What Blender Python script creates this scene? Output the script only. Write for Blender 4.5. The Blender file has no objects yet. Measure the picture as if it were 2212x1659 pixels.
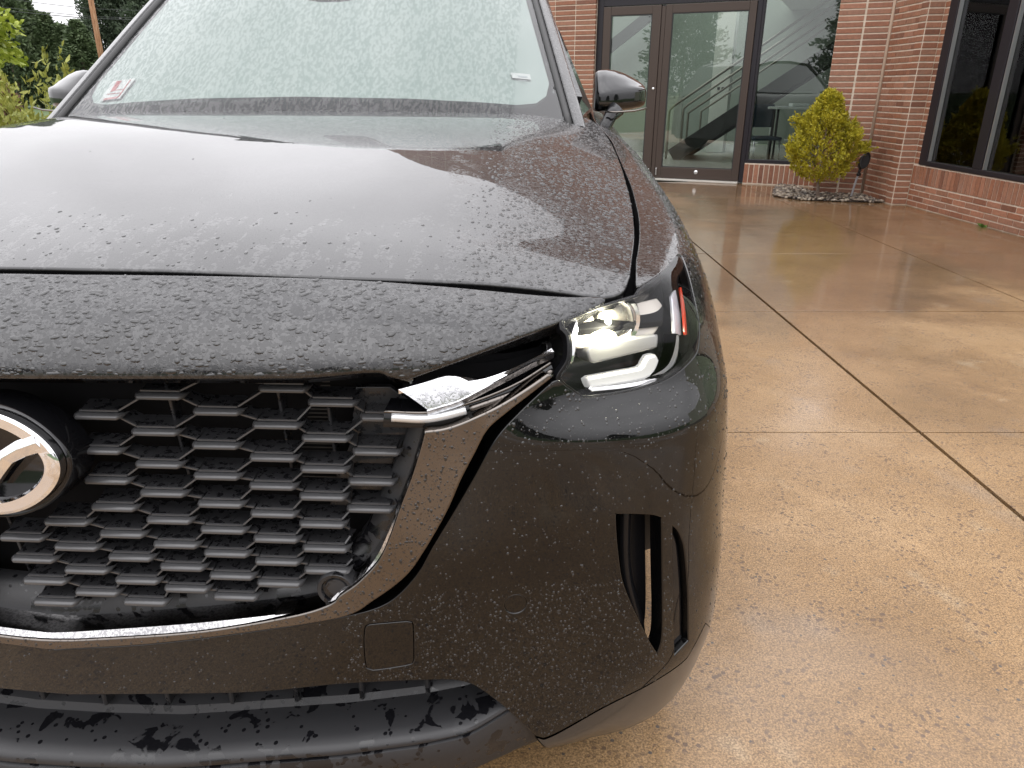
import bpy, bmesh, math, random
import numpy as np
from mathutils import Vector, Matrix
from mathutils.geometry import delaunay_2d_cdt
random.seed(7); rng = np.random.default_rng(7)
sc = bpy.context.scene
col = sc.collection
R = math.radians

# ------------------------------------------------------------------ camera
cam = bpy.data.cameras.new("camera"); cam_ob = bpy.data.objects.new("camera", cam); col.objects.link(cam_ob)
cam.sensor_width = 36; cam.lens = 36*1570/2212; cam.clip_start = .02; cam.clip_end = 900
cam_ob.location = (0, 0, 1.15); cam_ob.rotation_euler = (R(68), 0, 0)
sc.camera = cam_ob
cam.dof.use_dof = False

# ------------------------------------------------------------------ overcast sky, soft sun, exposure
SUN_EL, SUN_AZ = 58, 200
world = bpy.data.worlds.new("World"); sc.world = world; world.use_nodes = True
nt = world.node_tree; nt.nodes.clear()
def wn(t, **k):
    n = nt.nodes.new(t)
    for a, b in k.items(): setattr(n, a, b)
    return n
sky = wn('ShaderNodeTexSky', sky_type='NISHITA', sun_disc=False)
sky.sun_elevation = R(SUN_EL); sky.sun_rotation = R(SUN_AZ); sky.dust_density = 4; sky.air_density = 1.6; sky.ozone_density = 1
hs = wn('ShaderNodeHueSaturation'); hs.inputs['Saturation'].default_value = .10; hs.inputs['Value'].default_value = 1.0
tc = wn('ShaderNodeTexCoord'); ns = wn('ShaderNodeTexNoise'); ns.inputs['Scale'].default_value = 2.2; ns.inputs['Detail'].default_value = 5
mr = wn('ShaderNodeMapRange'); mr.inputs['From Min'].default_value = .3; mr.inputs['From Max'].default_value = .7
mr.inputs['To Min'].default_value = .78; mr.inputs['To Max'].default_value = 1.14
mx = wn('ShaderNodeMix', data_type='RGBA', blend_type='MULTIPLY'); mx.inputs['Factor'].default_value = 1
bg = wn('ShaderNodeBackground'); bg.inputs['Strength'].default_value = .15
wo = wn('ShaderNodeOutputWorld')
L = nt.links.new
L(sky.outputs[0], hs.inputs['Color']); L(tc.outputs['Generated'], ns.inputs['Vector']); L(ns.outputs['Fac'], mr.inputs['Value'])
deck = wn('ShaderNodeMix', data_type='RGBA'); deck.inputs['Factor'].default_value = .90
# cloud deck over the clear sky: the standard overcast sky, three times brighter overhead than at the horizon
sz = wn('ShaderNodeSeparateXYZ'); up = wn('ShaderNodeMath', operation='MAXIMUM'); up.inputs[1].default_value = 0
lin = wn('ShaderNodeMath', operation='MULTIPLY_ADD'); lin.inputs[1].default_value = 2/3; lin.inputs[2].default_value = 1/3
dk = wn('ShaderNodeMix', data_type='RGBA', blend_type='MULTIPLY'); dk.inputs['Factor'].default_value = 1; dk.inputs[6].default_value = (26.0, 25.7, 26.5, 1)
L(tc.outputs['Generated'], sz.inputs[0]); L(sz.outputs[2], up.inputs[0]); L(up.outputs[0], lin.inputs[0]); L(lin.outputs[0], dk.inputs[7]); L(dk.outputs[2], deck.inputs[7])
L(hs.outputs[0], deck.inputs[6]); L(deck.outputs[2], mx.inputs[6]); L(mr.outputs[0], mx.inputs[7]); L(mx.outputs[2], bg.inputs['Color']); L(bg.outputs[0], wo.inputs[0])
sun = bpy.data.lights.new("sun", 'SUN'); sun.energy = .5; sun.angle = R(70); sun.color = (1, .97, .93)
sun_ob = bpy.data.objects.new("sun", sun); col.objects.link(sun_ob)
az = R(SUN_AZ); el = R(SUN_EL)
dv = Vector((math.sin(az)*math.cos(el), math.cos(az)*math.cos(el), math.sin(el)))
sun_ob.rotation_euler = dv.to_track_quat('Z', 'Y').to_euler(); sun_ob.location = dv*40
sc.view_settings.view_transform = 'Standard'; sc.view_settings.look = 'None'
sc.view_settings.gamma = 1; sc.view_settings.use_curve_mapping = False
sc.view_settings.exposure = 0.0
sc.render.engine = 'CYCLES'; sc.cycles.use_denoising = True
sc.cycles.max_bounces = 10; sc.cycles.glossy_bounces = 6; sc.cycles.transmission_bounces = 6; sc.cycles.transparent_max_bounces = 16
sc.cycles.sample_clamp_indirect = 8; sc.cycles.caustics_reflective = False; sc.cycles.caustics_refractive = False

# ------------------------------------------------------------------ helpers
def tag(o, label=None, cat=None, group=None, kind=None):
    if label: o['label'] = label
    if cat: o['category'] = cat
    if group: o['group'] = group
    if kind: o['kind'] = kind
    return o
def link(name, me, mat=None, parent=None, kind=None):
    o = bpy.data.objects.new(name, me); col.objects.link(o)
    if mat is not None and not me.materials: me.materials.append(mat)
    if parent is not None: o.parent = parent
    if kind: o['kind'] = kind
    return o
def empty(name, loc=(0, 0, 0), rz=0, parent=None):
    o = bpy.data.objects.new(name, None); col.objects.link(o); o.location = loc; o.rotation_euler = (0, 0, rz)
    if parent is not None: o.parent = parent
    return o
def mesh_np(name, V, F, normals=None, smooth=True):
    """V (n,3), F list/array of faces (all same length arrays ok)"""
    me = bpy.data.meshes.new(name); V = np.asarray(V, np.float32)
    if isinstance(F, np.ndarray):
        n, k = F.shape
        me.vertices.add(len(V)); me.vertices.foreach_set('co', V.ravel())
        me.loops.add(n*k); me.loops.foreach_set('vertex_index', F.astype(np.int32).ravel())
        me.polygons.add(n); me.polygons.foreach_set('loop_start', np.arange(0, n*k, k, dtype=np.int32))
        me.polygons.foreach_set('loop_total', np.full(n, k, np.int32))
        me.update(calc_edges=True)
    else:
        me.from_pydata(V.tolist(), [], [list(f) for f in F])
    me.polygons.foreach_set('use_smooth', np.full(len(me.polygons), smooth, bool))
    me.validate(); 
    if normals is not None: me.normals_split_custom_set_from_vertices([tuple(v) for v in np.asarray(normals, float)])
    me.update()
    return me
def box_mesh(name, sx, sy, sz, bevel=0, origin=(0, 0, 0), seg=1):
    bm = bmesh.new(); bmesh.ops.create_cube(bm, size=1)
    for v in bm.verts: v.co = Vector((v.co.x*sx+origin[0], v.co.y*sy+origin[1], v.co.z*sz+origin[2]))
    if bevel: bmesh.ops.bevel(bm, geom=bm.edges[:], offset=bevel, segments=seg, affect='EDGES', profile=.5)
    me = bpy.data.meshes.new(name); bm.to_mesh(me); bm.free(); return me
def bm_box(bm, lo, hi, M=None):
    c = [Vector((a, b, d)) for d in (lo[2], hi[2]) for b in (lo[1], hi[1]) for a in (lo[0], hi[0])]
    if M is not None: c = [M @ v for v in c]
    v = [bm.verts.new(q) for q in c]
    for f in ((0, 2, 3, 1), (4, 5, 7, 6), (0, 1, 5, 4), (2, 6, 7, 3), (0, 4, 6, 2), (1, 3, 7, 5)): bm.faces.new([v[i] for i in f])
def bm_mesh(name, bm, bevel=0, smooth=False):
    if bevel: bmesh.ops.bevel(bm, geom=bm.edges[:], offset=bevel, segments=2, affect='EDGES', profile=.5)
    bmesh.ops.recalc_face_normals(bm, faces=bm.faces[:])
    me = bpy.data.meshes.new(name); bm.to_mesh(me); bm.free()
    if smooth: me.polygons.foreach_set('use_smooth', np.ones(len(me.polygons), bool))
    return me
def sweep(path, sec, closed_sec=True, frames=None, caps=True, scale=None):
    """sweep a section (k,2) in (a,b) along path (n,3) with frames (n,2,3) -> V, F"""
    path = np.asarray(path, float); n = len(path); sec = np.asarray(sec, float); k = len(sec)
    V = np.zeros((n, k, 3))
    for i in range(n):
        s = sec*(1 if scale is None else scale[i])
        V[i] = path[i]+s[:, :1]*frames[i][0]+s[:, 1:]*frames[i][1]
    F = []; m = k if closed_sec else k-1
    for i in range(n-1):
        for j in range(m):
            a, b = i*k+j, i*k+(j+1) % k
            F.append((a, b, b+k, a+k))
    if caps and closed_sec: F += [tuple(range(k-1, -1, -1)), tuple((n-1)*k+j for j in range(k))]
    return V.reshape(-1, 3), F
def tube_frames(path, up=(0, 0, 1)):
    path = np.asarray(path, float); T = np.gradient(path, axis=0); T /= np.linalg.norm(T, axis=1, keepdims=True)+1e-9
    up = np.asarray(up, float); A = np.cross(T, up); A /= np.linalg.norm(A, axis=1, keepdims=True)+1e-9
    B = np.cross(A, T); return np.stack([A, B], 1)
def tube(name, path, r, mat, parent=None, n=8, up=(0, 0, 1), scale=None, flat=1.0):
    a = np.linspace(0, 2*np.pi, n, endpoint=False); sec = np.stack([np.cos(a)*r, np.sin(a)*r*flat], 1)
    V, F = sweep(path, sec, True, tube_frames(path, up), True, scale)
    bm = bmesh.new(); vs = [bm.verts.new(v) for v in V]
    for f in F: bm.faces.new([vs[i] for i in f])
    return link(name, bm_mesh(name, bm, smooth=True), mat, parent)
def lathe(name, prof, mat, parent=None, n=24, M=None):
    """profile [(r,z)] turned about z, then moved by matrix M"""
    a = np.linspace(0, 2*np.pi, n, endpoint=False); V = []; F = []
    for r_, z in prof: V += [(r_*np.cos(t), r_*np.sin(t), z) for t in a]
    for i in range(len(prof)-1):
        for j in range(n): F.append((i*n+j, i*n+(j+1) % n, (i+1)*n+(j+1) % n, (i+1)*n+j))
    F.append(tuple(range(n-1, -1, -1))); F.append(tuple((len(prof)-1)*n+j for j in range(n)))
    bm = bmesh.new(); vs = [bm.verts.new((M @ Vector(v)) if M is not None else v) for v in V]
    for f in F:
        try: bm.faces.new([vs[i] for i in f])
        except ValueError: pass
    bmesh.ops.remove_doubles(bm, verts=bm.verts[:], dist=1e-6)
    me = bm_mesh(name, bm, smooth=True)
    try: me.set_sharp_from_angle(angle=R(40))
    except Exception: pass
    return link(name, me, mat, parent)

# ------------------------------------------------------------------ material helpers
def mat(name, base=(.5, .5, .5), rough=.5, metal=0, spec=.5, coat=0, coat_rough=.03, trans=0, ior=1.5, emit=None, estr=0):
    m = bpy.data.materials.new(name); m.use_nodes = True
    p = m.node_tree.nodes['Principled BSDF']; I = p.inputs
    I['Base Color'].default_value = (*base, 1); I['Roughness'].default_value = rough; I['Metallic'].default_value = metal
    I['Specular IOR Level'].default_value = spec; I['Coat Weight'].default_value = coat; I['Coat Roughness'].default_value = coat_rough
    I['Transmission Weight'].default_value = trans; I['IOR'].default_value = ior
    if emit: I['Emission Color'].default_value = (*emit, 1); I['Emission Strength'].default_value = estr
    return m
class NT:
    def __init__(s, m): s.t = m.node_tree; s.p = s.t.nodes['Principled BSDF']; s.out = s.t.nodes['Material Output']
    def n(s, t, **k):
        n = s.t.nodes.new(t)
        for a, b in k.items():
            if a.startswith('_'): n.inputs[a[1:].replace('_', ' ')].default_value = b
            else: setattr(n, a, b)
        return n
    def l(s, a, b): s.t.links.new(a, b)
    def coord(s, scale=(1, 1, 1), loc=(0, 0, 0), rot=(0, 0, 0)):
        c = s.n('ShaderNodeTexCoord'); m = s.n('ShaderNodeMapping')
        m.inputs['Scale'].default_value = scale; m.inputs['Location'].default_value = loc; m.inputs['Rotation'].default_value = rot
        s.l(c.outputs['Object'], m.inputs['Vector']); return m.outputs[0]
    def noise(s, v, scale, detail=3, rough=.55, dist=0):
        n = s.n('ShaderNodeTexNoise'); n.inputs['Scale'].default_value = scale; n.inputs['Detail'].default_value = detail
        n.inputs['Roughness'].default_value = rough; n.inputs['Distortion'].default_value = dist; s.l(v, n.inputs['Vector']); return n.outputs['Fac']
    def voro(s, v, scale, feature='F1', out='Distance'):
        n = s.n('ShaderNodeTexVoronoi', feature=feature); n.inputs['Scale'].default_value = scale; s.l(v, n.inputs['Vector']); return n.outputs[out]
    def rng(s, v, a, b, c=0, d=1, smooth=False):
        n = s.n('ShaderNodeMapRange'); n.interpolation_type = 'SMOOTHSTEP' if smooth else 'LINEAR'
        for k, x in zip(('From Min', 'From Max', 'To Min', 'To Max'), (a, b, c, d)): n.inputs[k].default_value = x
        s.l(v, n.inputs['Value']); return n.outputs[0]
    def math(s, op, a, b=None):
        n = s.n('ShaderNodeMath', operation=op)
        for i, x in enumerate((a, b)):
            if x is None: continue
            if isinstance(x, (int, float)): n.inputs[i].default_value = x
            else: s.l(x, n.inputs[i])
        return n.outputs[0]
    def mix(s, f, a, b, blend='MIX'):
        n = s.n('ShaderNodeMix', data_type='RGBA', blend_type=blend)
        for i, x in ((0, f), (6, a), (7, b)):
            if isinstance(x, (int, float)): n.inputs[i].default_value = x
            elif isinstance(x, tuple): n.inputs[i].default_value = (*x, 1)
            else: s.l(x, n.inputs[i])
        return n.outputs[2]
    def ramp(s, v, stops):
        n = s.n('ShaderNodeValToRGB'); e = n.color_ramp.elements
        while len(e) < len(stops): e.new(.5)
        for i, (p, c) in enumerate(stops): e[i].position = p; e[i].color = (*c, 1)
        s.l(v, n.inputs[0]); return n.outputs[0]
    def bump(s, h, strength, dist, to='Normal'):
        n = s.n('ShaderNodeBump'); n.inputs['Strength'].default_value = strength; n.inputs['Distance'].default_value = dist
        s.l(h, n.inputs['Height']); s.l(n.outputs[0], s.p.inputs[to]); return n.outputs[0]
    def set(s, name, v):
        if isinstance(v, (int, float)): s.p.inputs[name].default_value = v
        else: s.l(v, s.p.inputs[name])
# ---- bodywork: stations across the car (front centre to door), each a profile of 13 rows from chin to hood gap
ROWT = np.array([.10,.17,.20,.30,.40,.52,.64,.72,.785,.84,.88,.93,.995])
def _plain(l, p0, top):
    r = [(l,p0+.10,.13),(l,p0+.03,.155),(l,p0,.195),(l,p0,.30),(l,p0,.40),(l,p0,.52),(l,p0+.001,.64),(l,p0,.72)]
    return r + top
def _side(x, y, nx, ny, top):
    r = []
    for ins, z in ((.060,.12),(.018,.17),(-.004,.24),(-.017,.33),(-.016,.42),(-.009,.52),(-.003,.64)):
        r.append((x-nx*ins, y-ny*ins, z))
    return r + top
STATIONS = [
 _plain(0,0,[(0,-.004,.785),(0,-.008,.832),(0,.012,.866),(0,.055,.898),(0,.118,.931)]),
 _plain(.2,.003,[(.2,-.002,.785),(.2,-.005,.833),(.2,.015,.867),(.2,.058,.899),(.2,.122,.930)]),
 _plain(.4,.012,[(.4,.010,.785),(.4,.006,.836),(.4,.026,.868),(.4,.066,.897),(.4,.130,.926)]),
 _plain(.52,.023,[(.52,.022,.785),(.52,.021,.838),(.52,.040,.868),(.52,.078,.894),(.52,.143,.917)]),
 _plain(.62,.036,[(.62,.040,.785),(.62,.042,.838),(.62,.060,.868),(.62,.097,.889),(.62,.155,.905)]),
 _plain(.74,.062,[(.74,.094,.776),(.74,.105,.835),(.74,.122,.866),(.742,.140,.882),(.748,.157,.893)]),
 _side(.84,.098,.53,-.85,[(.838,.101,.72),(.819,.140,.776),(.816,.147,.838),(.808,.162,.870),(.802,.168,.888),(.798,.166,.896)]),
 _side(.92,.145,.72,-.69,[(.919,.147,.72),(.898,.171,.779),(.892,.182,.842),(.878,.200,.880),(.858,.222,.906),(.820,.235,.912)]),
 _side(.965,.203,.88,-.47,[(.960,.207,.72),(.938,.223,.782),(.920,.240,.848),(.900,.262,.886),(.872,.290,.912),(.831,.315,.920)]),
 _side(.99,.28,.96,-.27,[(.985,.284,.72),(.968,.296,.785),(.948,.316,.848),(.928,.348,.892),(.896,.388,.924),(.845,.425,.935)]),
 _side(1.002,.45,1,-.03,[(1.0,.45,.72),(.990,.46,.785),(.974,.48,.85),(.950,.52,.905),(.913,.56,.940),(.856,.60,.952)]),
 _side(1.003,.84,1,0,[(1.0,.84,.72),(.995,.84,.80),(.983,.84,.87),(.960,.84,.927),(.920,.84,.962),(.863,.84,.974)]),
 _side(1.001,1.29,1,0,[(.998,1.29,.72),(.992,1.29,.81),(.980,1.29,.895),(.958,1.29,.96),(.916,1.29,1.0),(.862,1.29,1.02)]),
 _side(1.000,1.60,1,0,[(.998,1.60,.72),(.990,1.60,.82),(.972,1.60,.915),(.940,1.60,.985),(.885,1.60,1.04),(.820,1.60,1.072)]),
 _side(1.000,2.0,1,0,[(.998,2.0,.72),(.990,2.0,.82),(.972,2.0,.92),(.945,2.0,.995),(.895,2.0,1.06),(.830,2.0,1.10)]),
 _side(.995,4.4,1,0,[(.995,4.4,.72),(.988,4.4,.82),(.970,4.4,.92),(.945,4.4,1.0),(.900,4.4,1.06),(.835,4.4,1.10)]),
 _side(.93,5.0,.85,.53,[(.93,5.0,.72),(.925,4.99,.82),(.905,4.97,.92),(.88,4.95,1.0),(.84,4.90,1.06),(.79,4.85,1.10)]),
]
def pchip(x, y, xq):
    """monotone cubic through y[k] (last axis extra) at xq"""
    h = np.diff(x); sh = (slice(None),)+(None,)*(y.ndim-1)
    d = np.diff(y, axis=0)/h[sh]
    m = np.zeros_like(y)
    w1 = (2*h[1:]+h[:-1])[sh]; w2 = (h[1:]+2*h[:-1])[sh]
    with np.errstate(divide='ignore', invalid='ignore'):
        hm = (w1+w2)/(w1/d[:-1]+w2/d[1:])
    m[1:-1] = np.where(d[:-1]*d[1:] > 0, hm, 0)
    m[0] = d[0]; m[-1] = d[-1]
    k = np.clip(np.searchsorted(x, xq)-1, 0, len(x)-2)
    t = ((xq-x[k])/h[k])[sh]
    return ((1+2*t)*(1-t)**2*y[k] + t*(1-t)**2*h[k][sh]*m[k] + t*t*(3-2*t)*y[k+1] + t*t*(t-1)*h[k][sh]*m[k+1])
def blur(a, sig, axis):
    n = int(4*sig)+1; k = np.exp(-.5*(np.arange(-n, n+1)/sig)**2); k /= k.sum()
    a = np.moveaxis(a, axis, 0)
    lo = 2*a[:1]-a[1:n+1][::-1]; hi = 2*a[-1:]-a[-n-1:-1][::-1]
    p = np.concatenate([lo, a, hi]); out = sum(k[i]*p[i:i+len(a)] for i in range(2*n+1))
    return np.moveaxis(out, 0, axis)
class Grid:
    """smooth surface (cubic B-spline over a fine grid); ev(s,t) -> point, normal"""
    def __init__(g, s, t, P, flip=1):
        g.s0, g.ds, g.t0, g.dt, g.P, g.flip = s[0], s[1]-s[0], t[0], t[1]-t[0], P, flip
    def ev(g, s, t):
        s = np.asarray(s, float); t = np.asarray(t, float)
        def w(x, n):
            i = np.clip(np.floor(x).astype(int), 1, n-3); f = x-i
            B = np.stack([(1-f)**3, 3*f**3-6*f*f+4, -3*f**3+3*f*f+3*f+1, f**3], -1)/6
            D = np.stack([-(1-f)**2, 3*f*f-4*f, -3*f*f+2*f+1, f*f], -1)/2
            return i, B, D
        i, B, D = w((s-g.s0)/g.ds, g.P.shape[0]); j, B2, D2 = w((t-g.t0)/g.dt, g.P.shape[1])
        Q = g.P[(i[..., None, None]+np.arange(-1, 3)[:, None]), (j[..., None, None]+np.arange(-1, 3)[None, :])]
        p = np.einsum('...a,...b,...abc->...c', B, B2, Q)
        ps = np.einsum('...a,...b,...abc->...c', D, B2, Q); pt = np.einsum('...a,...b,...abc->...c', B, D2, Q)
        n = np.cross(ps, pt)*g.flip; n /= np.linalg.norm(n, axis=-1, keepdims=True)+1e-12
        return p, n
def make_body():
    A = np.array(STATIONS)                                   # station, row, xyz
    M = A[:, 6, :2]; S = np.concatenate([[0], np.cumsum(np.hypot(*np.diff(M, axis=0).T))])
    Sm = np.concatenate([-S[:0:-1], S]); Am = np.concatenate([A[:0:-1]*np.array([-1, 1, 1]), A])
    sg = np.arange(-5.9, 5.901, .02); tg = np.arange(.08, 1.0151, .0085)
    R = pchip(Sm, Am, np.clip(sg, Sm[0], Sm[-1])); over = sg-np.clip(sg, Sm[0], Sm[-1])
    R[:, :, 1] += np.abs(over)[:, None]
    R = np.moveaxis(pchip(ROWT, np.moveaxis(R, 1, 0), np.clip(tg, ROWT[0], ROWT[-1])), 0, 1)
    R = blur(R, 1.6, 0); R = blur(R, 1.1, 1)
    return Grid(sg, tg, R, 1), S
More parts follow.
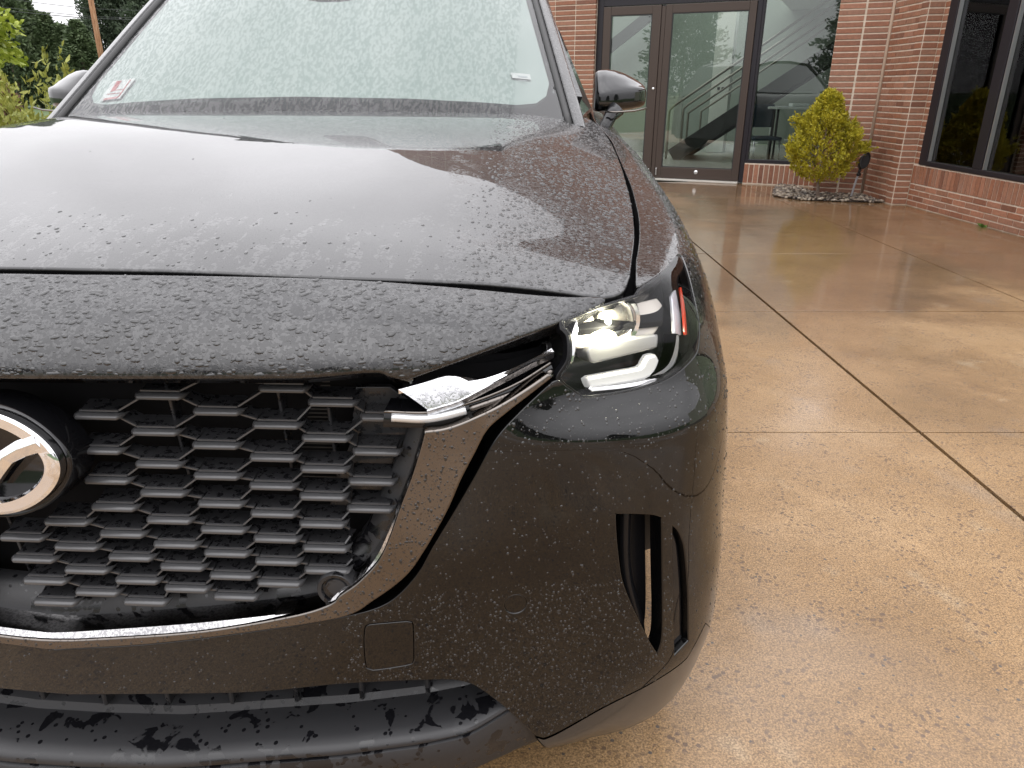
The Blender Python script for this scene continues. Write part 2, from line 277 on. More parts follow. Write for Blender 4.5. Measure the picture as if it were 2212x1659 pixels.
OUT = {
'lip':[(0.1251,0.8381),(0.1304,0.8381),(0.1357,0.8382),(0.141,0.8382),(0.1462,0.8382),(0.1515,0.8383),(0.1568,0.8383),(0.162,0.8383),(0.1673,0.8383),(0.1725,0.8384),(0.1778,0.8384),(0.183,0.8384),(0.1882,0.8384),(0.1935,0.8384),(0.1987,0.8384),(0.2039,0.8384),(0.2091,0.8384),(0.2144,0.8384),(0.2196,0.8384),(0.2248,0.8384),(0.23,0.8384),(0.2352,0.8384),(0.2403,0.8383),(0.2455,0.8383),(0.2507,0.8383),(0.2559,0.8382),(0.261,0.8382),(0.2662,0.8381),(0.2714,0.8381),(0.2767,0.838),(0.282,0.8379),(0.2873,0.8378),(0.2927,0.8377),(0.2981,0.8376),(0.3035,0.8375),(0.309,0.8373),(0.3144,0.8372),(0.3199,0.8371),(0.3253,0.8369),(0.3308,0.8368),(0.3362,0.8366),(0.3415,0.8365),(0.3468,0.8364),(0.3521,0.8362),(0.3573,0.8361),(0.3625,0.836),(0.3675,0.8359),(0.3725,0.8358),(0.3774,0.8357),(0.3822,0.8357),(0.3869,0.8356),(0.3915,0.8356),(0.396,0.8355),(0.4003,0.8355),(0.4045,0.8356),(0.411,0.8357),(0.4174,0.8358),(0.4235,0.8361),(0.4295,0.8364),(0.4353,0.8368),(0.441,0.8372),(0.4464,0.8377),(0.4517,0.8381),(0.4567,0.8386),(0.4616,0.839),(0.4663,0.8394),(0.4707,0.8398),(0.4749,0.8401),(0.4789,0.8403),(0.4827,0.8404),(0.4862,0.8405),(0.4983,0.8393),(0.5036,0.8374),(0.507,0.835),(0.5097,0.8328),(0.513,0.831),(0.5195,0.8294),(0.5254,0.8283),(0.5313,0.8273),(0.5362,0.8292),(0.5411,0.8312),(0.546,0.8332),(0.5509,0.8352),(0.5559,0.8372),(0.5608,0.8392),(0.5657,0.8412),(0.5706,0.8431),(0.5754,0.8451),(0.5803,0.847),(0.5852,0.8489),(0.59,0.8507),(0.5948,0.8526),(0.5995,0.8543),(0.6043,0.8561),(0.609,0.8579),(0.6137,0.8596),(0.6183,0.8613),(0.6229,0.8629),(0.6274,0.8646),(0.6319,0.8662),(0.6364,0.8679),(0.6416,0.8698),(0.6468,0.8717),(0.6522,0.8737),(0.6576,0.8758),(0.663,0.8779),(0.6685,0.8801),(0.674,0.8823),(0.6795,0.8846),(0.685,0.887),(0.6905,0.8895),(0.6959,0.892),(0.7013,0.8946),(0.7067,0.8973),(0.712,0.9),(0.7172,0.9027),(0.7223,0.9055),(0.7273,0.9082),(0.732,0.9109),(0.7366,0.9135),(0.7489,0.9208),(0.7584,0.9265),(0.7658,0.9312),(0.772,0.9353),(0.7785,0.9397),(0.7868,0.9453)],
'shut':[(0.796,0.9597),(0.7852,0.9684),(0.7763,0.9748),(0.7682,0.9802),(0.7601,0.985),(0.7512,0.9897),(0.741,0.9944),(0.7292,0.999),(0.7241,1.001),(0.7189,1.002),(0.7135,1.003),(0.7079,1.003),(0.7023,1.003),(0.6967,1.002),(0.691,1.001),(0.6852,0.9999),(0.6795,0.9987),(0.6737,0.9976),(0.668,0.9966),(0.6622,0.9956),(0.6565,0.9947),(0.6508,0.9938),(0.6451,0.993),(0.6395,0.9924),(0.634,0.9917),(0.6286,0.9912),(0.6233,0.9907),(0.618,0.9902),(0.6126,0.9898),(0.6071,0.9893),(0.6017,0.989),(0.5962,0.9886),(0.5907,0.9883),(0.5852,0.988),(0.5797,0.9877),(0.5741,0.9875),(0.5686,0.9873),(0.563,0.9871),(0.5575,0.9869),(0.5519,0.9868),(0.5464,0.9867),(0.5408,0.9866),(0.5352,0.9866),(0.5297,0.9865),(0.5242,0.9866),(0.5191,0.9867),(0.5141,0.9868),(0.5093,0.9871),(0.5046,0.9873),(0.4999,0.9876),(0.4953,0.9878),(0.4906,0.9881),(0.4858,0.9884),(0.4808,0.9886),(0.4756,0.9889),(0.4702,0.9891),(0.4645,0.9892),(0.4584,0.9894),(0.4519,0.9894),(0.4449,0.9895),(0.4375,0.9895),(0.4294,0.9894),(0.4253,0.9894),(0.421,0.9893),(0.4165,0.9893),(0.4118,0.9892),(0.407,0.9892),(0.4021,0.9892),(0.397,0.9891),(0.3918,0.9891),(0.3864,0.9891),(0.381,0.989),(0.3754,0.989),(0.3698,0.989),(0.3641,0.989),(0.3583,0.9889),(0.3525,0.9889),(0.3466,0.9889),(0.3406,0.9889),(0.3346,0.9889),(0.3286,0.9888),(0.3226,0.9888),(0.3166,0.9888),(0.3106,0.9888),(0.3046,0.9888),(0.2986,0.9888),(0.2926,0.9887),(0.2867,0.9887),(0.2808,0.9887),(0.275,0.9887),(0.2692,0.9887),(0.2635,0.9887),(0.2579,0.9887),(0.2524,0.9887),(0.247,0.9887),(0.2417,0.9887),(0.2365,0.9886),(0.2315,0.9886),(0.2266,0.9886),(0.2201,0.9886),(0.2137,0.9886),(0.2074,0.9886),(0.2013,0.9885),(0.1952,0.9885),(0.1893,0.9884),(0.1835,0.9883),(0.1777,0.9882),(0.1721,0.9882),(0.1665,0.9881),(0.1609,0.988),(0.1555,0.9878),(0.1501,0.9877),(0.1447,0.9876),(0.1393,0.9875),(0.134,0.9874),(0.1287,0.9873),(0.1234,0.9872),(0.1181,0.9871),(0.1128,0.9869),(0.1075,0.9868),(0.1021,0.9867),(0.0967,0.9866),(0.0912,0.9865),(0.0857,0.9864),(0.0802,0.9864),(0.0745,0.9863)],
'bump_up':[(-0.003,0.4),(0.0034,0.4007),(0.0098,0.4014),(0.0161,0.4021),(0.0224,0.4027),(0.0287,0.4034),(0.0349,0.404),(0.0411,0.4046),(0.0474,0.4052),(0.0536,0.4058),(0.0598,0.4064),(0.066,0.407),(0.0722,0.4076),(0.0783,0.4082),(0.0846,0.4088),(0.0908,0.4094),(0.097,0.41),(0.1032,0.4107),(0.1095,0.4114),(0.1158,0.4121),(0.1221,0.4128),(0.1284,0.4136),(0.1348,0.4144),(0.1412,0.4152),(0.1476,0.4161),(0.1536,0.417),(0.1597,0.4179),(0.1659,0.4188),(0.1721,0.4198),(0.1784,0.4207),(0.1848,0.4218),(0.1911,0.4228),(0.1975,0.4239),(0.2039,0.4249),(0.2104,0.426),(0.2168,0.4271),(0.2232,0.4282),(0.2296,0.4293),(0.2359,0.4304),(0.2422,0.4315),(0.2485,0.4326),(0.2547,0.4337),(0.2608,0.4348),(0.2668,0.4359),(0.2728,0.4369),(0.2787,0.438),(0.2844,0.439),(0.2901,0.44),(0.2956,0.441),(0.301,0.442),(0.3063,0.4429),(0.3133,0.4442),(0.3203,0.4454),(0.3271,0.4466),(0.3338,0.4478),(0.3404,0.449),(0.3469,0.4502),(0.3532,0.4514),(0.3595,0.4526),(0.3656,0.4537),(0.3716,0.4549),(0.3774,0.4561),(0.3831,0.4572),(0.3887,0.4584),(0.3942,0.4595),(0.3995,0.4606),(0.4047,0.4618),(0.4097,0.4629),(0.4146,0.464),(0.4194,0.4652),(0.4272,0.4671),(0.4345,0.4688),(0.4413,0.4705),(0.4477,0.4721),(0.4538,0.4738),(0.4595,0.4755),(0.465,0.4774),(0.4702,0.4794),(0.4753,0.4817),(0.4803,0.4843),(0.4853,0.4871),(0.4911,0.4911),(0.4967,0.4956),(0.5019,0.5004),(0.5069,0.5055),(0.5115,0.5107),(0.516,0.5161),(0.5202,0.5215),(0.5242,0.5268),(0.528,0.532),(0.5319,0.5377),(0.5353,0.5433),(0.5384,0.5489),(0.5412,0.5546),(0.5439,0.5603),(0.5467,0.5661),(0.5497,0.5721),(0.5529,0.5783),(0.5561,0.584),(0.5594,0.5899),(0.5629,0.5959),(0.5664,0.6021),(0.5699,0.6082),(0.5735,0.6144),(0.5769,0.6204),(0.5803,0.6264),(0.5835,0.6321),(0.5869,0.6382),(0.5902,0.6441),(0.5933,0.6498),(0.5965,0.6554),(0.5996,0.6611),(0.6027,0.6669),(0.606,0.6729),(0.6094,0.6793),(0.612,0.6842),(0.6147,0.6894),(0.6174,0.6948),(0.6201,0.7003),(0.6229,0.7059),(0.6257,0.7114),(0.6285,0.7169),(0.6313,0.7221),(0.634,0.7271),(0.6367,0.7317),(0.6394,0.736),(0.6431,0.7413),(0.6467,0.7461),(0.6503,0.7505),(0.654,0.7547),(0.6576,0.7586),(0.6613,0.7624),(0.665,0.7662),(0.6688,0.7701),(0.6729,0.7742),(0.6773,0.7783),(0.6818,0.7825),(0.6864,0.7865),(0.6909,0.7902),(0.6951,0.7936),(0.6987,0.7964),(0.7017,0.7987),(0.7094,0.8037),(0.7174,0.8061),(0.7216,0.8034),(0.7276,0.7986),(0.7324,0.7952),(0.7384,0.7912),(0.7445,0.7871),(0.75,0.7839),(0.7542,0.7801),(0.7651,0.7781),(0.7699,0.7778),(0.7757,0.7774),(0.7825,0.7771),(0.7901,0.7767),(0.7983,0.7764),(0.8068,0.7761),(0.8154,0.7759),(0.824,0.7757),(0.8323,0.7757),(0.8401,0.7759),(0.8472,0.7762),(0.8553,0.7766),(0.8632,0.7772),(0.8709,0.778),(0.8784,0.7788),(0.8858,0.7798),(0.8929,0.7809),(0.8999,0.7821),(0.9067,0.7834),(0.9133,0.7848),(0.9218,0.7868),(0.9303,0.7891),(0.9389,0.7915),(0.9475,0.7938),(0.956,0.796),(0.9641,0.798),(0.9716,0.7997),(0.9817,0.8027),(0.988,0.806),(0.992,0.8097),(0.9961,0.8136),(1,0.818),(1.004,0.8228),(1.008,0.8277),(1.013,0.8324),(1.025,0.8258),(1.038,0.8192),(1.051,0.8129),(1.067,0.8049),(1.083,0.7966)],
'seam':[(0.998,0.3174),(0.9912,0.3136),(0.9851,0.3091),(0.9794,0.3041),(0.9741,0.2988),(0.9692,0.2935),(0.9645,0.2885),(0.9593,0.281),(0.9555,0.2737),(0.9499,0.2678),(0.9401,0.2637),(0.9342,0.2622),(0.9278,0.2607),(0.921,0.2592),(0.9139,0.2574),(0.9067,0.2555),(0.8993,0.2533),(0.8918,0.2511),(0.8844,0.2487),(0.8769,0.2463),(0.8711,0.2447),(0.8651,0.2432),(0.8589,0.2419),(0.8525,0.2408),(0.8461,0.2399),(0.8396,0.2393),(0.8331,0.2387),(0.8266,0.2384),(0.8202,0.2381),(0.814,0.2378),(0.8079,0.2375),(0.802,0.2371),(0.7957,0.2365),(0.7891,0.2357),(0.7825,0.2347),(0.7759,0.2335),(0.7693,0.2322),(0.7629,0.2306),(0.7567,0.2289),(0.7508,0.2272),(0.7452,0.2255),(0.7401,0.2239),(0.7355,0.2224),(0.7255,0.2192),(0.7185,0.2172),(0.7132,0.2161),(0.7087,0.2156),(0.6988,0.2212)],
'intake':[(0.6988,0.2212),(0.6936,0.228),(0.6886,0.235),(0.6835,0.2419),(0.6785,0.2489),(0.6734,0.256),(0.6683,0.2629),(0.6631,0.2699),(0.6577,0.2767),(0.6526,0.2829),(0.6473,0.2892),(0.6418,0.2956),(0.6363,0.3018),(0.6308,0.3079),(0.6255,0.3136),(0.6204,0.3189),(0.6157,0.3236),(0.6114,0.3276),(0.6037,0.3344),(0.5976,0.3387),(0.5916,0.3417),(0.5843,0.3444),(0.5795,0.346),(0.5754,0.3472),(0.5709,0.3481),(0.5649,0.3489),(0.5562,0.3494),(0.5439,0.35),(0.5397,0.3501),(0.5352,0.3502),(0.5303,0.3503),(0.5251,0.3504),(0.5197,0.3505),(0.514,0.3506),(0.5081,0.3506),(0.502,0.3506),(0.4957,0.3506),(0.4892,0.3506),(0.4826,0.3505),(0.476,0.3504),(0.4692,0.3503),(0.4624,0.3502),(0.4556,0.35),(0.4488,0.3498),(0.442,0.3496),(0.4352,0.3493),(0.4285,0.349),(0.422,0.3486),(0.4155,0.3482),(0.4092,0.3478),(0.403,0.3474),(0.397,0.3468),(0.391,0.3462),(0.3851,0.3456),(0.3792,0.3449),(0.3733,0.3442),(0.3675,0.3434),(0.3616,0.3426),(0.3557,0.3418),(0.3498,0.341),(0.3438,0.3401),(0.3378,0.3393),(0.3316,0.3384),(0.3254,0.3376),(0.319,0.3368),(0.3125,0.336),(0.3058,0.3352),(0.2989,0.3345),(0.2919,0.3338),(0.2846,0.3331),(0.2771,0.3325),(0.2693,0.3319),(0.2639,0.3315),(0.2583,0.3312),(0.2525,0.3308),(0.2465,0.3305),(0.2404,0.3302),(0.234,0.3298),(0.2276,0.3295),(0.2209,0.3292),(0.2142,0.3289),(0.2074,0.3285),(0.2005,0.3282),(0.1935,0.3279),(0.1865,0.3276),(0.1794,0.3273),(0.1724,0.327),(0.1653,0.3267),(0.1582,0.3264),(0.1512,0.3261),(0.1442,0.3258),(0.1373,0.3255),(0.1304,0.3252),(0.1237,0.3249),(0.117,0.3247),(0.1105,0.3244),(0.1041,0.3241),(0.0979,0.3238),(0.0919,0.3236),(0.0861,0.3233),(0.0804,0.323),(0.075,0.3228),(0.0699,0.3225),(0.065,0.3223),(0.0604,0.322),(0.0489,0.3214),(0.039,0.3208),(0.0305,0.3203),(0.023,0.3199),(0.0165,0.3196),(0.0106,0.3193),(0.0052,0.319),(0,0.3187),(-0.0052,0.3184),(-0.0106,0.3181),(-0.0165,0.3178),(-0.0231,0.3174)],
'cut':[(0.6988,0.2212),(0.7045,0.2137),(0.7103,0.2059),(0.7161,0.1965),(0.7223,0.1796),(0.7247,0.18)],
'hl':[(0.7983,0.9267),(0.8063,0.9278),(0.8145,0.9285),(0.8227,0.9289),(0.8309,0.9288),(0.839,0.9283),(0.8468,0.9273),(0.8544,0.926),(0.8618,0.9245),(0.869,0.9228),(0.8761,0.921),(0.8838,0.9318),(0.8938,0.9429),(0.9023,0.9433),(0.911,0.9429),(0.9201,0.9419),(0.9295,0.9404),(0.9394,0.9385),(0.95,0.9363),(0.9613,0.9338),(0.9731,0.9312),(0.9894,0.9277),(1.005,0.9246),(1.02,0.9221),(1.035,0.9199),(1.049,0.9178),(1.064,0.9156),(1.079,0.9069),(1.077,0.9041),(1.073,0.9008),(1.069,0.8972),(1.064,0.8931),(1.058,0.8888),(1.052,0.8843),(1.048,0.8811),(1.043,0.8775),(1.038,0.8738),(1.033,0.8699),(1.028,0.8661),(1.024,0.8623),(1.02,0.8587),(1.017,0.8554),(1.014,0.8524),(1.012,0.8479),(1.01,0.8441),(1.009,0.8408),(1.007,0.8376),(1.005,0.8342),(1.003,0.8303),(0.9999,0.8262),(0.997,0.8222),(0.9939,0.8184),(0.9903,0.815),(0.9864,0.8113),(0.9826,0.808),(0.9767,0.8051),(0.9671,0.8024),(0.9617,0.801),(0.9559,0.7995),(0.9498,0.7978),(0.9436,0.7959),(0.9373,0.794),(0.931,0.7921),(0.9246,0.7902),(0.9183,0.7884),(0.9119,0.7868),(0.9067,0.7856),(0.9014,0.7845),(0.896,0.7835),(0.8904,0.7825),(0.8847,0.7816),(0.8789,0.7808),(0.873,0.7801),(0.8669,0.7794),(0.8606,0.7789),(0.8542,0.7784),(0.8476,0.778),(0.8422,0.7778),(0.8362,0.7777),(0.8299,0.7776),(0.8233,0.7776),(0.8165,0.7777),(0.8097,0.7779),(0.8029,0.7781),(0.7962,0.7784),(0.7898,0.7787),(0.7838,0.779),(0.7782,0.7793),(0.7732,0.7796),(0.7688,0.7799),(0.7651,0.7801),(0.7542,0.7821),(0.75,0.7858),(0.7456,0.7882),(0.7407,0.7913),(0.7357,0.7946),(0.7311,0.7977),(0.7276,0.8004),(0.7229,0.8053),(0.7199,0.8095),(0.7231,0.8132),(0.7266,0.8169),(0.7298,0.8205),(0.7323,0.8239),(0.7344,0.8278),(0.7355,0.8316),(0.7362,0.8362),(0.7364,0.8411),(0.7363,0.8468),(0.7359,0.8526),(0.7354,0.8575),(0.7338,0.8643),(0.7314,0.8695),(0.728,0.8744),(0.7242,0.8791),(0.7232,0.8867),(0.7222,0.8954),(0.7269,0.8974),(0.7317,0.8996),(0.7366,0.9018),(0.7418,0.9041),(0.7471,0.9065),(0.7526,0.9089),(0.7583,0.9114),(0.7643,0.914),(0.7706,0.9166),(0.7771,0.9191),(0.7839,0.9217),(0.791,0.9242),(0.7983,0.9267)],
'fender_low':[(0.898,0.959),(0.9091,0.9552),(0.9205,0.951),(0.9322,0.9466),(0.9444,0.9424),(0.9571,0.9383),(0.9785,0.9322),(1,0.9268),(1.021,0.9222),(1.041,0.9188),(1.06,0.9163),(1.079,0.9136),(1.09,0.9049),(1.086,0.9016),(1.08,0.8975),(1.073,0.8928),(1.065,0.8877),(1.058,0.8823),(1.052,0.8781),(1.046,0.8735),(1.04,0.8686),(1.034,0.8637),(1.029,0.8589),(1.025,0.8545),(1.022,0.8506),(1.017,0.8437),(1.014,0.8385),(1.012,0.8331),(1.025,0.8264),(1.039,0.8196),(1.051,0.8132),(1.067,0.8052),(1.084,0.7969)],
'fender_top':[(0.9944,0.9917),(0.9774,0.9897),(0.9605,0.9872),(0.944,0.9837),(0.928,0.9786),(0.9125,0.971),(0.898,0.959)],
'cover':[(0.4507,0.4523),(0.4563,0.4556),(0.4596,0.4561),(0.4637,0.4565),(0.4683,0.4569),(0.4734,0.4572),(0.4785,0.4576),(0.4834,0.4579),(0.4878,0.4582),(0.4925,0.4586),(0.4974,0.4589),(0.5022,0.4592),(0.5067,0.4594),(0.5106,0.4595),(0.5186,0.4573),(0.5199,0.4536),(0.5209,0.4496),(0.5209,0.4399),(0.5208,0.4361),(0.5207,0.4312),(0.5205,0.4257),(0.5203,0.4196),(0.52,0.4133),(0.5198,0.407),(0.5195,0.401),(0.5192,0.3955),(0.519,0.3907),(0.5187,0.3871),(0.5162,0.38),(0.5133,0.378),(0.5071,0.3762),(0.5039,0.3755),(0.5001,0.3748),(0.4957,0.374),(0.4911,0.3733),(0.4865,0.3725),(0.482,0.3718),(0.4779,0.3712),(0.4733,0.3706),(0.4687,0.37),(0.4642,0.3694),(0.46,0.369),(0.4563,0.3688),(0.4469,0.373),(0.4453,0.3767),(0.4445,0.3846),(0.4444,0.3886),(0.4443,0.3936),(0.4444,0.3992),(0.4445,0.405),(0.4446,0.4108),(0.4448,0.4163),(0.4451,0.421),(0.4455,0.427),(0.4461,0.4326),(0.4467,0.4376),(0.4474,0.442),(0.448,0.4456),(0.4507,0.4523)],
'sensor':[(0.6644,0.475)],
'vent':[(0.8032,0.6083),(0.8097,0.6072),(0.8163,0.6062),(0.823,0.6051),(0.8295,0.6039),(0.8357,0.6027),(0.8432,0.6011),(0.8504,0.5995),(0.8572,0.5977),(0.8632,0.5959),(0.8719,0.5921),(0.8793,0.5881),(0.8797,0.5811),(0.8802,0.5747),(0.8807,0.5684),(0.8811,0.5617),(0.8816,0.5541),(0.8822,0.545),(0.8828,0.5339),(0.8831,0.5277),(0.8835,0.5207),(0.8838,0.5129),(0.8841,0.5043),(0.8844,0.4952),(0.8847,0.4856),(0.8849,0.4757),(0.8851,0.4656),(0.8854,0.4554),(0.8856,0.4453),(0.8859,0.4355),(0.8862,0.4261),(0.8866,0.4173),(0.887,0.4093),(0.8873,0.4023),(0.8882,0.3877),(0.8889,0.3762),(0.8894,0.367),(0.8896,0.3593),(0.8896,0.3523),(0.8894,0.3453),(0.8884,0.3357),(0.8867,0.3282),(0.8847,0.3214),(0.8829,0.3142),(0.8766,0.3266),(0.8706,0.3386),(0.8647,0.3514),(0.8603,0.3619),(0.856,0.3728),(0.8517,0.3842),(0.8475,0.3957),(0.844,0.405),(0.8406,0.4145),(0.8372,0.4242),(0.834,0.4338),(0.8309,0.4435),(0.828,0.4532),(0.825,0.4628),(0.8222,0.4725),(0.8196,0.4821),(0.8173,0.4917),(0.8157,0.4997),(0.8143,0.5079),(0.8131,0.516),(0.812,0.5239),(0.811,0.5317),(0.8099,0.5392),(0.8088,0.548),(0.8077,0.5567),(0.8067,0.5651),(0.8059,0.5731),(0.8051,0.5803),(0.8045,0.5882),(0.804,0.5951),(0.8036,0.6016),(0.8032,0.6083)],
'slot':[(0.8959,0.573),(0.9081,0.5608),(0.9123,0.5539),(0.9165,0.5455),(0.9202,0.5364),(0.9229,0.5282),(0.925,0.5193),(0.9272,0.5055),(0.9282,0.4982),(0.9292,0.4899),(0.9303,0.4807),(0.9313,0.4706),(0.9323,0.4598),(0.9333,0.4484),(0.9344,0.4365),(0.9355,0.4242),(0.9363,0.415),(0.9373,0.4054),(0.9384,0.3954),(0.9395,0.3852),(0.9407,0.3748),(0.9419,0.3643),(0.9431,0.3536),(0.9444,0.3428),(0.9457,0.332),(0.9471,0.3212),(0.9487,0.3102),(0.9414,0.3077),(0.9346,0.3047),(0.9281,0.3014),(0.9218,0.2978),(0.9158,0.2937),(0.9145,0.304),(0.9134,0.3131),(0.9123,0.3218),(0.9113,0.3305),(0.9103,0.3395),(0.9093,0.3489),(0.9082,0.3592),(0.9071,0.3706),(0.9062,0.3789),(0.9054,0.3879),(0.9045,0.3974),(0.9037,0.4073),(0.903,0.4176),(0.9023,0.428),(0.9018,0.4385),(0.9014,0.4489),(0.9011,0.459),(0.9008,0.4689),(0.9005,0.4783),(0.9002,0.4872),(0.8999,0.4964),(0.8996,0.5051),(0.8993,0.5136),(0.8989,0.5217),(0.8985,0.5295),(0.8981,0.5371),(0.8977,0.5445),(0.8972,0.5517),(0.8968,0.5589),(0.8963,0.566),(0.8959,0.573)],
'wing_out':[(0.0068,0.4134),(0.0131,0.4141),(0.0194,0.4148),(0.0256,0.4155),(0.0318,0.4162),(0.0379,0.4168),(0.0441,0.4174),(0.0502,0.4181),(0.0564,0.4187),(0.0625,0.4193),(0.0686,0.4199),(0.0747,0.4205),(0.0808,0.4211),(0.0869,0.4217),(0.093,0.4223),(0.0991,0.4229),(0.1052,0.4236),(0.1114,0.4242),(0.1175,0.4249),(0.1237,0.4256),(0.1299,0.4263),(0.1362,0.4271),(0.1425,0.4279),(0.1488,0.4287),(0.1551,0.4296),(0.161,0.4305),(0.167,0.4313),(0.1731,0.4323),(0.1792,0.4332),(0.1854,0.4342),(0.1917,0.4352),(0.1979,0.4362),(0.2042,0.4372),(0.2105,0.4382),(0.2168,0.4393),(0.2232,0.4403),(0.2294,0.4414),(0.2357,0.4425),(0.242,0.4435),(0.2482,0.4446),(0.2543,0.4457),(0.2604,0.4467),(0.2664,0.4478),(0.2724,0.4488),(0.2782,0.4498),(0.284,0.4508),(0.2897,0.4518),(0.2952,0.4528),(0.3007,0.4537),(0.306,0.4547),(0.3112,0.4556),(0.3181,0.4568),(0.325,0.458),(0.3318,0.4591),(0.3386,0.4603),(0.3453,0.4614),(0.3518,0.4625),(0.3582,0.4636),(0.3645,0.4647),(0.3707,0.4658),(0.3767,0.4669),(0.3826,0.468),(0.3883,0.4691),(0.3938,0.4702),(0.3991,0.4713),(0.4042,0.4724),(0.4091,0.4736),(0.4138,0.4748),(0.4182,0.476),(0.4224,0.4772),(0.4311,0.4801),(0.4381,0.4831),(0.4438,0.4862),(0.4486,0.4894),(0.4529,0.4927),(0.457,0.4962),(0.4614,0.4998),(0.4665,0.5037),(0.4715,0.5073),(0.4766,0.5111),(0.4818,0.5151),(0.487,0.5191),(0.4921,0.5233),(0.4971,0.5275),(0.5018,0.5318),(0.5063,0.536),(0.5104,0.5402),(0.515,0.5453),(0.519,0.5503),(0.5226,0.5552),(0.526,0.5603),(0.5293,0.5658),(0.5329,0.5718),(0.5369,0.5784),(0.5397,0.5832),(0.5427,0.5883),(0.5458,0.5938),(0.5489,0.5995),(0.5521,0.6053),(0.5553,0.6112),(0.5584,0.6171),(0.5615,0.6229),(0.5644,0.6285),(0.5671,0.6339),(0.5696,0.639),(0.5726,0.6456),(0.5754,0.652),(0.578,0.6582),(0.5803,0.6641),(0.5826,0.6699),(0.5848,0.6755),(0.587,0.681),(0.5893,0.6862),(0.5924,0.693),(0.5954,0.6993),(0.5984,0.7053),(0.6013,0.7111),(0.6042,0.7168),(0.6071,0.7224),(0.6099,0.7281),(0.6125,0.7338),(0.6151,0.7394),(0.6177,0.7448),(0.6205,0.7499),(0.6236,0.7545),(0.6269,0.7587),(0.6305,0.7623),(0.6342,0.7657),(0.6382,0.769),(0.6423,0.7723),(0.6466,0.7759),(0.6506,0.7792),(0.6549,0.7826),(0.6594,0.7861),(0.664,0.7896),(0.6686,0.7929),(0.6731,0.7961),(0.6773,0.7991),(0.682,0.8024),(0.6864,0.8054),(0.6908,0.8083),(0.6951,0.8111),(0.6995,0.8138),(0.704,0.8166)],
'wing_top':[(0.7039,0.8185),(0.699,0.8159),(0.6942,0.8133),(0.6894,0.8106),(0.6847,0.8079),(0.6801,0.8052),(0.6755,0.8025),(0.6709,0.7998),(0.6665,0.7972),(0.6621,0.7945),(0.6577,0.7919),(0.6533,0.7893),(0.6489,0.7867),(0.6446,0.7843),(0.6403,0.7819),(0.6351,0.7793),(0.6298,0.7767),(0.6245,0.7743),(0.6193,0.772),(0.6143,0.7699),(0.6095,0.7679),(0.6042,0.7657),(0.5992,0.7638),(0.5945,0.762),(0.59,0.7605),(0.5857,0.7591),(0.5793,0.7573),(0.5736,0.756),(0.5679,0.755),(0.5621,0.7544),(0.5562,0.7541),(0.5504,0.7538)],
'ridge':[(0.5513,0.7516),(0.5496,0.7453),(0.5479,0.7391),(0.5461,0.7326),(0.5439,0.7254),(0.5421,0.7198),(0.5402,0.7138),(0.5381,0.7074),(0.536,0.7009),(0.5338,0.6946),(0.5317,0.6886),(0.5295,0.6827),(0.5277,0.6778),(0.5256,0.6728),(0.5231,0.6662),(0.5194,0.6569),(0.5176,0.6522),(0.5157,0.6468),(0.5135,0.6409),(0.5112,0.6345),(0.5088,0.6277),(0.5063,0.6207),(0.5037,0.6136),(0.5011,0.6065),(0.4984,0.5996),(0.4957,0.5929),(0.493,0.5865),(0.4904,0.5807),(0.4878,0.5755),(0.4837,0.5681),(0.4794,0.5614),(0.4751,0.5555),(0.4708,0.5501),(0.4665,0.5452),(0.4622,0.5407),(0.4581,0.5363),(0.4541,0.5321),(0.4477,0.526),(0.4414,0.5208),(0.4354,0.5164),(0.43,0.5124),(0.4252,0.5086),(0.4208,0.5033),(0.418,0.499),(0.4109,0.4941),(0.407,0.4922),(0.4029,0.4902),(0.3984,0.4882),(0.3935,0.486),(0.3879,0.4838),(0.3815,0.4815),(0.3741,0.4792),(0.3657,0.4767),(0.3561,0.4742),(0.3517,0.4731),(0.3471,0.472),(0.3422,0.4708),(0.3371,0.4696),(0.3318,0.4684),(0.3263,0.4671),(0.3207,0.4658),(0.3148,0.4644),(0.3088,0.4631),(0.3027,0.4617),(0.2964,0.4604),(0.29,0.459),(0.2835,0.4577),(0.277,0.4563),(0.2704,0.455),(0.2637,0.4537),(0.257,0.4524),(0.2503,0.4511),(0.2436,0.4499),(0.2369,0.4487),(0.2303,0.4476),(0.2236,0.4465),(0.2177,0.4456),(0.2116,0.4447),(0.2053,0.4438),(0.1989,0.4429),(0.1923,0.442),(0.1855,0.4412),(0.1787,0.4404),(0.1718,0.4395),(0.1649,0.4387),(0.1579,0.438),(0.1509,0.4372),(0.144,0.4364),(0.1371,0.4357),(0.1302,0.435),(0.1235,0.4343),(0.1169,0.4336),(0.1104,0.433),(0.1041,0.4323),(0.0979,0.4317),(0.092,0.4311),(0.0863,0.4305),(0.0809,0.43),(0.0757,0.4295),(0.0709,0.429),(0.0664,0.4285),(0.0556,0.4274),(0.0468,0.4266),(0.0398,0.426),(0.0341,0.4257),(0.0292,0.4255),(0.0247,0.4253),(0.0202,0.4252),(0.0153,0.4249),(0.0095,0.4246)],
